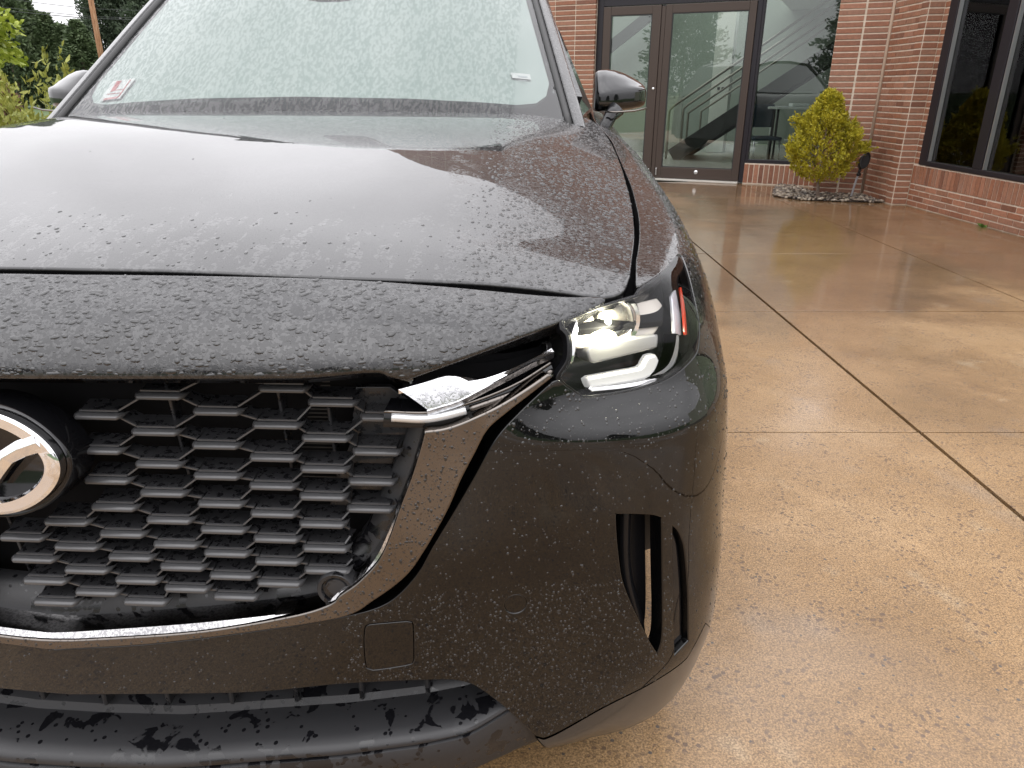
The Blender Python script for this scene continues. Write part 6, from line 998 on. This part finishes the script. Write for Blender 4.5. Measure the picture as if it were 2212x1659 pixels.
# closed-off cells: smooth panels low and outboard
patch('grille_panel', [(.40, .60), (.47, .60), (.52, .68), (.53, .755), (.50, .78), (.455, .78), (.44, .70)], Shift(G, .075), M_grille, gr, depth=.01, res=.03, ostep=.015)
ib = [q for q in OUT['inner']][::-1]
ip2 = resamp(np.array([(0, ct_i)]+[q for q in ib if q[0] > .004]), 90); A_, n1 = G.ev(*ip2.T); inward = np.stack([np.interp(np.arange(90), [0, 40, 60, 75, 89], [0, 0, -.02, -.024, -.016]), np.interp(np.arange(90), [0, 40, 60, 75, 89], [.042, .030, .014, .004, 0])], 1)
B_, n2 = G.ev(*(ip2+inward).T); V = np.concatenate([A_-n1*.036, B_-n2*.046, B_-n2*.075]); V = np.concatenate([V, V*np.array([-1, 1, 1])]); q = []
for h_ in (0, 270):
    for r_ in range(2):
        for i in range(89): q.append((h_+r_*90+i, h_+r_*90+i+1, h_+(r_+1)*90+i+1, h_+(r_+1)*90+i))
fr_ = link('grille_frame', mesh_np('grille_frame', V, np.array(q)), M_plastic, gr)
# round camera boss in the lower grille
Pc = np.array([.415, 0, .512]); Pc[1] = gplane(.415, .512)-.004
camera_boss = lathe('grille_camera', [(0, -.02), (.0265, -.02), (.0265, .004), (.0245, .007), (.020, .006), (.0185, .001), (.0165, .0005), (.015, .003), (.008, .004), (0, .004)], M_plastic, gr, 28, Matrix.Translation(Pc) @ Matrix.Rotation(R(86), 4, 'X') @ Matrix.Rotation(R(0), 4, 'Y'))

# ---- badge: black backing disc, chrome oval ring and spread wing
bd = empty('badge', (EMB[0], -.004, EMB[1]), 0, car); bd.rotation_euler = (R(-6), 0, 0)
def oval(t, rx, ry):
    return rx*np.cos(t), ry*np.sin(t)*(1-.16*np.cos(t)**2)
t = np.linspace(0, 2*np.pi, 72, endpoint=False)
V = []; F = []
for rx, ry, y in ((.109, .082, .05), (.109, .082, .008), (.1065, .080, .004), (.103, .0765, .004), (.098, .071, .008), (.0, .0, .010)):
    x, z = oval(t, rx, ry); V += list(zip(x, np.full(72, y), z))
F = [(r_*72+i, (r_+1)*72+i, (r_+1)*72+(i+1) % 72, r_*72+(i+1) % 72) for r_ in range(5) for i in range(72)]
o = link('badge_plate', mesh_np('badge_plate', V, F), M_gloss, bd); o.data.set_sharp_from_angle(angle=R(45))
V = []; prof_ = [(0.0, .006), (0.0, -.006), (.0045, -.0085), (.019, -.0085), (.0225, -.004), (.0225, .006)]
for d_, y in prof_:
    x, z = oval(t, .099-d_, .0715-d_*.86); V += list(zip(x, np.full(72, y), z))
k = len(prof_); F = [(r_*72+i, (r_+1)*72+i, (r_+1)*72+(i+1) % 72, r_*72+(i+1) % 72) for r_ in range(k-1) for i in range(72)]
o = link('badge_ring', mesh_np('badge_ring', V, F), M_chrome, bd); o.data.set_sharp_from_angle(angle=R(30))
bm = bmesh.new()
for sg_ in (1, -1):
    # each wing: a tapering blade from the ring's upper shoulder down to the middle
    P_ = [(.0775, .030), (.052, .021), (.030, .009), (.014, -.010), (.0, -.030)]; W_ = [.0125, .0115, .0105, .0095, .008]
    ring_ = []
    for i, (x, z) in enumerate(P_):
        j0, j1 = max(0, i-1), min(len(P_)-1, i+1); d_ = np.array(P_[j1])-np.array(P_[j0]); d_ /= np.linalg.norm(d_); n_ = np.array([-d_[1], d_[0]])
        if n_[1] < 0: n_ = -n_
        w_ = W_[i]; x0 = np.array([x, z]); c4 = [x0+n_*w_, x0+n_*w_*.1, x0-n_*w_]
        ring_.append([bm.verts.new((c4[0][0]*sg_, .004, c4[0][1])), bm.verts.new((c4[0][0]*sg_, -.008, c4[0][1])), bm.verts.new((c4[1][0]*sg_, -.0125, c4[1][1])), bm.verts.new((c4[2][0]*sg_, -.006, c4[2][1])), bm.verts.new((c4[2][0]*sg_, .004, c4[2][1]))])
    for i in range(len(ring_)-1):
        for j in range(4): bm.faces.new((ring_[i][j], ring_[i][j+1], ring_[i+1][j+1], ring_[i+1][j]))
    bm.faces.new(ring_[0])
link('badge_wings', bm_mesh('badge_wings', bm, .0006), M_chrome, bd)

# ---- headlamp
M_lens = glass_mat("lamp_lens", (.95, .95, .95), 1.28); M_lampblack = mat("lamp_black", (.010, .010, .010), .18, 0, .5)
M_bez = mat("lamp_bezel", (.50, .465, .42), .42, .25); M_drl = mat("lamp_light_guide", (.62, .63, .64), .20, .55); M_drlit = mat("lit_daytime_light", (.7, .7, .7), .2, .2, emit=(1, .99, .96), estr=.30)
M_grey = mat("lamp_grey", (.34, .34, .34), .35, .3); M_amber = mat("side_marker_red", (.55, .05, .02), .25); M_clear = mat("lamp_prism", (.62, .62, .66), .25, .4)
M_led = mat("lit_lamp", (.9, .9, .8), .2, emit=(1.0, .97, .80), estr=16.0)
M_led2 = mat("reflector_glow", (.9, .9, .7), .25, .3, emit=(1.0, .95, .62), estr=2.2)  # emission stands in for lamp light scattered on the reflector
for fl in (False, True):
    hl = patch('headlight', OUT['hl'], G, M_lens, car, depth=.004, rad=.0015, res=.02, ostep=.008, flip=fl)
    patch('lamp_gasket', shrink(OUT['hl'], -.0045), Shift(G, .0012), M_duct, hl, [shrink(OUT['hl'], .0012)], depth=.012, rad=.0012, res=.05, ostep=.007, flip=fl)
    patch('lamp_housing', shrink(OUT['hl'], -.003), Shift(G, .060), M_lampblack, hl, depth=.01, res=.02, ostep=.01, flip=fl)
    # side wall of the housing
    o_ = np.array(densify(clean(OUT['hl']), .008)); p0, n0 = G.ev(*o_.T); V = np.concatenate([p0-n0*.004, p0-n0*.062]); V = V*np.array([-1 if fl else 1, 1, 1]); n = len(o_)
    link('lamp_wall', mesh_np('lamp_wall', V, np.array([(i, (i+1) % n, n+(i+1) % n, n+i) for i in range(n)])), M_lampblack, hl)
    patch('lamp_bezel', OUT['h_bezel'], Shift(G, .034), M_bez, hl, [circ(OUT['proj'][0][0]+.001, OUT['proj'][0][1]-.012, .0425)], depth=.02, rad=.003, res=.012, ostep=.006, flip=fl)
    patch('lamp_shelf', OUT['h_shelf'], Shift(G, .022), M_grey, hl, depth=.03, rad=.004, res=.012, ostep=.006, flip=fl)
    patch('daytime_light', OUT['h_drl'], Shift(G, .016), M_drlit, hl, depth=.016, rad=.004, res=.010, ostep=.005, flip=fl)
    patch('trim_line', OUT['h_line'], Shift(G, .012), M_chrome, hl, depth=.012, rad=.002, res=.010, ostep=.005, flip=fl)
    patch('side_marker', OUT['h_marker'], Shift(G, .010), M_amber, hl, depth=.003, rad=.0012, res=.010, ostep=.005, flip=fl)
    patch('side_reflector', OUT['h_block'], Shift(G, .018), M_clear, hl, depth=.004, rad=.002, res=.010, ostep=.005, flip=fl)
    patch('lamp_sweep', OUT['h_swoosh'], Shift(G, .014), M_grey, hl, depth=.02, rad=.003, res=.010, ostep=.005, flip=fl)
    patch('lamp_fin', OUT['h_pillar'], Shift(G, .014), M_chrome, hl, depth=.02, rad=.002, res=.010, ostep=.005, flip=fl)
    ps, pt_ = OUT['proj'][0]; ps += .001; pt_ -= .012; P0, N0 = G.ev(np.array(ps), np.array(pt_)); f_ = np.array([-1 if fl else 1, 1, 1])
    axis = np.array([.12, -1, .03]); axis /= np.linalg.norm(axis); P0 = (P0-N0*.034)*f_; ax = axis*f_
    Mz = Matrix.Translation(P0) @ Vector(ax).to_track_quat('Z', 'Y').to_matrix().to_4x4()
    lathe('projector_ring', [(.031, -.01), (.0425, -.01), (.0432, .002), (.0415, .0055), (.0365, .0045), (.0345, -.001), (.033, .003), (.0315, .002)], M_chrome, hl, 40, Mz)
    lathe('projector_bowl', [(.0, -.016), (.020, -.015), (.030, -.009), (.032, .002)], M_bez, hl, 40, Mz)
    lathe('lit_led', [(0, -.0125), (.020, -.0120), (.025, -.009), (.025, -.006), (0, -.004)], M_led, hl, 24, Mz @ Matrix.Translation((0, .007, 0)) @ Matrix.Scale(.62, 4, (0, 1, 0)))
    lens = lathe('projector_lens', [(0, .0150), (.009, .0138), (.018, .0103), (.025, .0055), (.0300, -.002)], glass_mat("projector_glass", (.96, .97, .93), 1.5) if not fl else bpy.data.materials["projector_glass"], hl, 36, Mz)
    Pl, Nl = G.ev(np.array(OUT['proj'][0][0]-.022), np.array(OUT['proj'][0][1]-.046))
    for o in [q for q in hl.children if q.name.split('.')[0] in ('projector_ring', 'projector_bowl', 'lit_led', 'projector_lens')]:
        bm = bmesh.new(); bm.from_mesh(o.data); bmesh.ops.bisect_plane(bm, geom=bm.verts[:]+bm.edges[:]+bm.faces[:], plane_co=Vector(P0)+Vector((0, 0, .021)), plane_no=Vector((-.12*f_[0], -.25, 1)), clear_outer=True); bm.to_mesh(o.data); bm.free()
    lathe('reflector_glow', [(0, 0), (.020, 0), (.022, -.003), (.02, -.006), (0, -.006)], M_led2, hl, 24, Matrix.Translation((Pl-Nl*.030)*f_) @ Vector(ax).to_track_quat('Z', 'Y').to_matrix().to_4x4() @ Matrix.Scale(.6, 4, (0, 1, 0)))
    li = bpy.data.lights.new('headlamp_glow', 'POINT'); li.energy = 1.1; li.color = (1, .95, .70); li.shadow_soft_size = .010; lo = bpy.data.objects.new('headlamp_glow', li); col.objects.link(lo); lo.parent = hl
    Pl, Nl = G.ev(np.array(OUT['proj'][0][0]-.018), np.array(OUT['proj'][0][1]-.028)); lo.location = (Pl-Nl*.012)*f_
    # ---- slim light blade between nose and wing
    blade = empty('light_blade', parent=car)
    u_ = resamp(np.array(OUT['plate_up']), 40); l_ = resamp(np.array(OUT['plate_lo']), 40); A_, n1 = G.ev(*u_.T); B_, n2 = G.ev(*l_.T); A_ = A_-n1*.016; B_ = B_-n2*.002
    tb_ = resamp(np.array(OUT['tube_box_up']), 40); tl_ = resamp(np.array(OUT['tube_box_lo']), 40)
    rows = [A_+(0, 0, -.006), A_, A_*.6+B_*.4+np.array([0, 0, .002]), B_+np.array([0, .004, .0005]), B_, B_+np.array([0, .006, -.009])]; V = np.stack(rows)*f_; k = 40
    F = np.array([(r_*k+i, r_*k+i+1, (r_+1)*k+i+1, (r_+1)*k+i) for r_ in range(len(rows)-1) for i in range(k-1)])
    o = link('blade_plate', mesh_np('blade_plate', V.reshape(-1, 3), F), M_satin, blade); o.data.set_sharp_from_angle(angle=R(35))
    C_, n3 = G.ev(*tb_.T); D_, n4 = G.ev(*tl_.T); C_ = C_-n3*.014; D_ = D_-n4*.010; rows = [C_+np.array([0, .04, .0]), C_, C_*.5+D_*.5+n3*.004, D_, D_+np.array([0, .03, -.003])]
    V = np.stack(rows)*f_; F = np.array([(r_*k+i, r_*k+i+1, (r_+1)*k+i+1, (r_+1)*k+i) for r_ in range(4) for i in range(k-1)])
    o = link('blade_housing', mesh_np('blade_housing', V.reshape(-1, 3), F), M_gloss, blade); o.data.set_sharp_from_angle(angle=R(50))
    tq = resamp(np.array(OUT['tube']), 44); T_, n5 = G.ev(*tq.T); T_ = (T_-n5*.010)*f_
    tube('light_guide', T_[:20], .0062, M_drl, blade, 10); tube('light_guide', T_[20:], .0045, M_smoke, blade, 10)
    tube('blade_bead', (C_-n3*-.003)*f_, .0022, M_smoke, blade, 6)

# ---- front wing (fender) with wheel arch
fl_ = OUT['fender_low']; archf = [archpt(a) for a in np.linspace(math.pi*.80, -.05*math.pi, 26)]
ftop = [(s, .990) for s in np.linspace(2.33, 1.02, 50)]+OUT['fender_top']
fend = fl_+[(1.13, .789), (1.22, .769), (1.34, .739), (1.42, .704)]+archf+[(2.23, .21), (2.33, .21), (2.33, .6)]+ftop
both('front_wing', clean(fend, .003), G, M_fpaint, car, depth=.02, rad=.003, res=.018, ostep=.009)
# ---- doors and rear quarter, sills
fpaint = M_fpaint
for (s0, s1, nm) in ((2.335, 3.33, 'front_door'), (3.335, 4.20, 'rear_door'), (4.205, 5.75, 'rear_quarter')):
    pl_ = [(s0, .22), (s1, .22), (s1, .985), (s0, .985)]
    if nm == 'rear_quarter': pl_ = [(s0, .22), (4.45, .22)]+[(4.92+r_arch*math.cos(a), t_arch+r_arch*math.sin(a)) for a in np.linspace(math.pi*1.02, -.02*math.pi, 20)]+[(5.40, .22), (s1, .25), (s1, .985), (s0, .985)]
    both(nm, pl_, G, fpaint, car, depth=.02, rad=.003, res=.06, ostep=.04)
# ---- windscreen surface: sloping 35 degrees, bowed
ws = np.arange(-.95, .951, .02); wz = np.arange(1.0, 1.80, .01)
wid = .78-(wz-1.085)*.3125
bc = 1.33+(wz-1.14)*1.40+.25*np.clip(wz-1.35, 0, 1)**1.6
YB = bc[None]+.19*np.clip(np.abs(ws)[:, None]/wid[None], 0, 1.25)**2.2
WP = np.stack([np.broadcast_to(ws[:, None], YB.shape), YB, np.broadcast_to(wz[None], YB.shape)], -1)
WIND = Grid(ws, wz, blur(blur(WP, 1, 0), 1, 1), 1)
def wl(z, k=0): return .78-(z-1.085)*.3125-k
# outlines in (x,z)
zt = 1.665
gh = [(0, 1.055), (.3, 1.055), (.55, 1.052), (wl(1.05, .046), 1.05)]+[(wl(z, .046), z) for z in np.linspace(1.08, zt-.02, 14)]+[(.5, zt+.01), (.25, zt+.022), (0, zt+.026)]
oh = [(0, 1.139), (.3, 1.134), (.5, 1.124), (.60, 1.1165)]+[(.655, 1.1205), (.683, 1.140), (.691, 1.175)]+[(.691-(z-1.175)*.325, z) for z in np.linspace(1.20, 1.56, 10)]+[(.53, 1.595), (.48, 1.612), (.25, 1.63), (.10, 1.632), (.085, 1.625)]
oh2 = oh[:-2]+[(.10, 1.632), (.085, 1.60), (.085, 1.44), (.07, 1.418), (.03, 1.412), (0, 1.412)]
M_wglass = glass_mat("windscreen_glass", (.93, .98, .96), 1.52)
mw = M_wglass.node_tree; gl_ = [n for n in mw.nodes if n.type == 'BSDF_GLOSSY'][0]
tc_ = mw.nodes.new('ShaderNodeTexCoord'); mp_ = mw.nodes.new('ShaderNodeMapping'); mp_.inputs['Scale'].default_value = (1, .35, .35)
n1_ = mw.nodes.new('ShaderNodeTexNoise'); n1_.inputs['Scale'].default_value = 130; n1_.inputs['Detail'].default_value = 3; n1_.inputs['Distortion'].default_value = .5
rp_ = mw.nodes.new('ShaderNodeMapRange'); rp_.interpolation_type = 'SMOOTHSTEP'; rp_.inputs['From Min'].default_value = .47; rp_.inputs['From Max'].default_value = .53
sx_ = mw.nodes.new('ShaderNodeSeparateXYZ'); zz_ = mw.nodes.new('ShaderNodeMapRange'); zz_.inputs['From Min'].default_value = .585; zz_.inputs['From Max'].default_value = .60; zz_.inputs['To Min'].default_value = 1; zz_.inputs['To Max'].default_value = 0
ml_ = mw.nodes.new('ShaderNodeMath'); ml_.operation = 'MULTIPLY'; bp_ = mw.nodes.new('ShaderNodeBump'); bp_.inputs['Strength'].default_value = .10; bp_.inputs['Distance'].default_value = .0016
aw = mw.links.new; aw(tc_.outputs['Object'], mp_.inputs[0]); aw(mp_.outputs[0], n1_.inputs['Vector']); aw(n1_.outputs['Fac'], rp_.inputs['Value']); aw(tc_.outputs['Object'], sx_.inputs[0]); aw(sx_.outputs[0], zz_.inputs['Value'])
aw(rp_.outputs[0], ml_.inputs[0]); aw(zz_.outputs[0], ml_.inputs[1]); aw(ml_.outputs[0], bp_.inputs['Height']); aw(bp_.outputs[0], gl_.inputs['Normal']); cm_ = mw.nodes.new('ShaderNodeMix'); cm_.data_type = 'RGBA'; cm_.inputs[6].default_value = (1, 1, 1, 1); cm_.inputs[7].default_value = (.70, .71, .715, 1); aw(ml_.outputs[0], cm_.inputs[0]); aw(cm_.outputs[2], gl_.inputs['Color'])
fr0 = [n for n in mw.nodes if n.type == 'FRESNEL'][0]; aw(bp_.outputs[0], fr0.inputs['Normal'])
wsn = patch('windscreen', msym(gh), WIND, M_wglass, car, depth=.004, rad=.001, res=.03, ostep=.015)
frit = patch('black_border', msym(gh), WIND, M_gloss, wsn, [msym(oh2)], off=.0062, depth=.0008, rad=.0004, res=.03, ostep=.015)
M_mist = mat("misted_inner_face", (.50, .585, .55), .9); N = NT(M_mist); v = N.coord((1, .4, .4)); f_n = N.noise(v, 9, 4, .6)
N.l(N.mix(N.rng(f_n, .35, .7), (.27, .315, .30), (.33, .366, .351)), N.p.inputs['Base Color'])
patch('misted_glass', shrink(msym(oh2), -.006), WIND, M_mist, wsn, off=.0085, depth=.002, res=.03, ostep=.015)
gas = [(wl(z, .040), z) for z in np.linspace(1.06, zt, 14)]
# pillars, gasket, roof, side glass
M_trim = M_gasket
for fl in (False, True):
    f_ = np.array([-1 if fl else 1, 1, 1]); zs = np.linspace(1.045, 1.68, 22); c = np.stack([wl(zs), zs], 1); P_, N_ = WIND.ev(c[:, 0]-.002, c[:, 1]); P_ = P_.copy(); T_ = np.gradient(P_, axis=0); T_ /= np.linalg.norm(T_, axis=1, keepdims=True)
    O_ = np.cross(T_, N_); O_ *= np.sign(O_[:, :1]); O_ /= np.linalg.norm(O_, axis=1, keepdims=True); fr_m = np.stack([O_, N_], 1)
    V, F = sweep(P_, [(-.034, -.03), (-.034, .008), (-.030, .0125), (-.010, .0135), (.003, .008), (.012, -.004), (.024, -.045), (.02, -.06)], True, fr_m); V = V*f_
    bm = bmesh.new(); vs = [bm.verts.new(v_) for v_ in V]
    for q in F: bm.faces.new([vs[i] for i in q])
    o = link('windscreen_pillar', bm_mesh('windscreen_pillar', bm, smooth=True), M_fpaint, car); o.data.set_sharp_from_angle(angle=R(42))
    V, F = sweep(P_, [(-.052, -.01), (-.052, .004), (-.046, .010), (-.036, .0095), (-.0355, -.01)], True, fr_m); V = V*f_; bm = bmesh.new(); vs = [bm.verts.new(v_) for v_ in V]
    for q in F: bm.faces.new([vs[i] for i in q])
    link('windscreen_seal', bm_mesh('windscreen_seal', bm, smooth=True), M_trim, car)
    # side glass and roof rail
    lo_ = np.array([(.785, 1.56, 1.065), (.84, 1.95, 1.085), (.86, 2.6, 1.095), (.86, 3.4, 1.10), (.85, 4.2, 1.11), (.80, 4.72, 1.12)]); hi_ = np.array([(.762, 1.56, 1.12), (.645, 2.0, 1.43), (.585, 2.45, 1.655), (.60, 3.3, 1.69), (.60, 4.1, 1.66), (.59, 4.55, 1.58)])
    V = np.concatenate([lo_, hi_])*f_; link('side_window', mesh_np('side_window', V, np.array([(i, i+1, 7+i, 6+i) for i in range(5)])), mat("dark_side_glass", (.01, .012, .012), .03, 0, .5, 1), car)
    V, F = sweep(hi_*f_, [(-.03, -.03), (.02, -.03), (.025, .015), (-.03, .02)], True, tube_frames(hi_*f_)); bm = bmesh.new(); vs = [bm.verts.new(v_) for v_ in V]
    for q in F: bm.faces.new([vs[i] for i in q])
    link('roof_rail', bm_mesh('roof_rail', bm, smooth=False), M_fpaint, car)
rs = []
for y, w_, z in ((2.12, .575, 1.655), (2.35, .585, 1.70), (2.8, .60, 1.722), (3.4, .61, 1.72), (4.1, .61, 1.685), (4.55, .60, 1.61), (4.62, .60, 1.585)):
    rs.append([(w_*a, y+.0*a, z-.035*abs(a)**2.2) for a in np.linspace(-1, 1, 13)])
link('roof', mesh_np('roof', np.array(rs).reshape(-1, 3), np.array([(i*13+j, i*13+j+1, (i+1)*13+j+1, (i+1)*13+j) for i in range(6) for j in range(12)])), M_fpaint, car)
V = [(-.62, 4.62, 1.585), (.62, 4.62, 1.585), (.80, 4.90, 1.09), (-.80, 4.90, 1.09), (-.82, 5.0, .25), (.82, 5.0, .25)]
link('tailgate', mesh_np('tailgate', V, [(0, 1, 2, 3), (3, 2, 5, 4)], None, False), M_fpaint, car)
link('floor_pan', box_mesh('floor_pan', 1.76, 4.5, .05, 0, (0, 2.6, .24)), M_black, car)
M_tyre = mat("tyre_rubber", (.018, .018, .018), .75); M_rim = mat("alloy_rim", (.35, .35, .36), .25, .9)
for sx, y in ((1, .98), (-1, .98), (1, 4.10), (-1, 4.10)):
    w_ = empty('wheel', (sx*.86, y, .38), 0, car); w_.rotation_euler = (0, R(90)*sx, 0)
    lathe('tyre', [(.27, -.11), (.33, -.125), (.365, -.115), (.38, -.08), (.38, .08), (.365, .115), (.33, .125), (.27, .11)], M_tyre, w_, 40)
    lathe('rim', [(0, .06), (.05, .085), (.07, .07), (.24, .06), (.265, .105), (.275, .105), (.275, -.1), (.0, -.1)], M_rim, w_, 40)
# ---- door mirrors
M_mcap = mat("black_mirror_paint", (.012, .012, .013), .16, .9, 0, 1, .01)
def mirror(sx):
    mr_ = empty('wing_mirror', parent=car); V = []; npr = 36
    st = [(.832, .55, 1.092, 1.144, 1.196), (.836, .86, 1.088, 1.145, 1.206), (.846, 1.0, 1.086, 1.145, 1.211), (.870, 1.05, 1.086, 1.146, 1.214), (.900, 1.05, 1.087, 1.148, 1.211), (.930, 1.0, 1.089, 1.150, 1.203), (.960, .95, 1.092, 1.152, 1.190), (.985, .88, 1.097, 1.153, 1.176), (.999, .74, 1.103, 1.149, 1.167), (1.006, .45, 1.112, 1.146, 1.160)]
    for x, k, zb, zm, zt_ in st:
        yb = 1.79; f = .105*k; sl = -.06*(x-.83)/.17*-1
        pr = [(yb, zb+.006), (yb-f*.6, zb), (yb-f*.96, zb+.006), (yb-f*1.06, zb+(zm-zb)*.45), (yb-f*1.05, zm-.004), (yb-f*1.0, zm+.004), (yb-f*.80, zm+(zt_-zm)*.42), (yb-f*.50, zm+(zt_-zm)*.80), (yb-f*.22, zt_-.001), (yb, zt_-.003)]
        a = np.array(pr); a[:, 0] += sl*.9; d = np.concatenate([[0], np.cumsum(np.hypot(*np.diff(a, axis=0).T))]); a = pchip(d, a, np.linspace(0, d[-1], npr))
        V += [(x*sx, y, z) for y, z in a]
    ns_ = len(st); F = [(i*npr+j, i*npr+(j+1) % npr, (i+1)*npr+(j+1) % npr, (i+1)*npr+j) for i in range(ns_-1) for j in range(npr)]
    F += [tuple(range(npr)), tuple((ns_-1)*npr+j for j in range(npr-1, -1, -1))]
    bm = bmesh.new(); vs = [bm.verts.new(v_) for v_ in V]
    for q in F: bm.faces.new([vs[i] for i in q])
    cap = link('mirror_cap', bm_mesh('mirror_cap', bm, smooth=True), M_mcap, mr_); cap.data.set_sharp_from_angle(angle=R(50))
    P_ = np.array([(.995, 1.665, 1.098), (.955, 1.650, 1.0905), (.90, 1.648, 1.0865), (.865, 1.655, 1.088)])*np.array([sx, 1, 1]); tube('mirror_signal', P_, .0030, M_smoke, mr_, 8)
    P_ = np.array([(.905, 1.70, 1.098), (.885, 1.68, 1.075), (.868, 1.655, 1.045), (.862, 1.64, 1.02)])*np.array([sx, 1, 1])
    tube('mirror_arm', P_, .026, M_gloss, mr_, 12, (0, 1, 0), [1.1, .8, .75, .95], .55)
mirror(1); mirror(-1)

# ---- stickers behind the windscreen glass
def wind_quad(name, pts, m, parent, off=-.0005):
    P_, N_ = WIND.ev(*np.array(pts).T); P_ = P_-N_*off; return link(name, mesh_np(name, P_, [tuple(range(len(pts)))], None, False), m, parent)
M_paper = mat("sticker_white", (.52, .51, .51), .6); M_red = mat("sticker_red", (.32, .035, .04), .6); M_red2 = mat("sticker_pink", (.42, .16, .165), .6)
sk = wind_quad('windscreen_sticker', STK['paper'], M_paper, wsn, .0015)
for i, q in enumerate(STK['red']): wind_quad('sticker_print', q, M_red if i else M_red2, sk, .0008)
sk2 = wind_quad('windscreen_label', STK['label'], M_paper, wsn, .0015)
for q in STK['label_print']: wind_quad('label_print', q, mat("label_grey", (.35, .36, .38), .6), sk2, .0008)

# ---- rain: beads on the bodywork
def drops(name, src, n, rmin, rmax, parent, sel=None, stretch=1.3, hgt=.45, pw=3.0, m=None, wide=False):
    V, NO, T = PATCH[src.name]; tri = V[T]; ar = np.linalg.norm(np.cross(tri[:, 1]-tri[:, 0], tri[:, 2]-tri[:, 0]), axis=1)/2
    if sel is not None: ar = ar*np.clip(sel(tri.mean(1)), 0, None)
    c = rng.choice(len(T), n, p=ar/ar.sum()); u = rng.uniform(0, 1, (n, 2)); u[u.sum(1) > 1] = 1-u[u.sum(1) > 1]; w = np.stack([1-u.sum(1), u[:, 0], u[:, 1]], 1)
    P_ = np.einsum('nk,nkd->nd', w, tri[c]); Nn = np.einsum('nk,nkd->nd', w, NO[T][c]); Nn /= np.linalg.norm(Nn, axis=1, keepdims=True)
    g = np.array([0, 0, -1.])-Nn*(Nn@np.array([0, 0, -1.]))[:, None]; gl = np.linalg.norm(g, axis=1, keepdims=True); g = g/(gl+1e-6); g = g+rng.normal(0, .45, g.shape)*(1.1-gl); g -= Nn*(g*Nn).sum(1, keepdims=True); g /= np.linalg.norm(g, axis=1, keepdims=True)
    h = np.cross(Nn, g); r_ = rmin+(rmax-rmin)*rng.uniform(0, 1, n)**pw; st = 1+rng.uniform(0, stretch-1, n)*1.6; lo_, up_ = (r_, r_*st) if wide else (r_*st, r_)
    a = np.linspace(0, 2*np.pi, 7, endpoint=False); wob = 1+rng.normal(0, .10, (n, 7))
    def ring(k, hh, shift): return P_[:, None]+(g[:, None]*(np.cos(a)[None]*wob+shift)[..., None]*lo_[:, None, None]+h[:, None]*(np.sin(a)[None]*wob)[..., None]*up_[:, None, None])*k+Nn[:, None]*(r_*hh)[:, None, None]
    Va = np.concatenate([ring(1, -.05, 0), ring(.80, hgt*.62, .08), ring(.40, hgt*.95, .12), (P_+Nn*(r_*hgt*1.05)[:, None]+g*(lo_*.05)[:, None])[:, None]], 1)
    b = np.arange(n)[:, None, None]*22; i = np.arange(7); j = (i+1) % 7
    Q = np.concatenate([np.stack([i, j, j+7], 1), np.stack([i, j+7, i+7], 1), np.stack([i+7, j+7, j+14], 1), np.stack([i+7, j+14, i+14], 1), np.stack([i+14, j+14, np.full(7, 21)], 1)])
    F = (b+Q[None]).reshape(-1, 3); return link(name, mesh_np(name, Va.reshape(-1, 3), F), m or M_drop, parent, 'stuff')
M_drop = mat("rain_bead", (.012, .012, .0125), .03, 0, .5, .35, .0)
sm = lambda x, a, b: np.clip((x-a)/(b-a), 0, 1)
drops('rain_beads', nose, 4600, .0005, .0038, nose, lambda c: .6+sm(c[:, 0], -.2, 0), 1.75, .40, 5, None, True)
drops('rain_beads', hood, 9000, .0006, .0034, hood, lambda c: sm(c[:, 0], .55, .66)*np.where(c[:, 1] < .8, 1, .55)+.10*sm(.34-c[:, 1], 0, .2)*(c[:, 0] > -.3)+.0008, 1.3, .36, 3.5)
drops('rain_beads', bump, 5200, .0005, .0022, bump, lambda c: (c[:, 0] > -.25)*(.35+1.6*(c[:, 2] < .50)*(c[:, 0] > .42)*(c[:, 0] < .9)+.8*(c[:, 2] > .70))*(c[:, 1] < .30), 1.4, .42, 3.5)
fw = [o for o in car.children if o.name.startswith('front_wing')][0]
drops('rain_beads', fw, 4200, .0005, .0024, fw, lambda c: (c[:, 1] < 1.5)*(.25+1.0*(c[:, 2] > .88)), 1.4, .36, 3.5)
drops('rain_beads', wing, 900, .0005, .0022, wing, lambda c: (c[:, 0] > -.1)*1., 1.4, .38, 3.5)
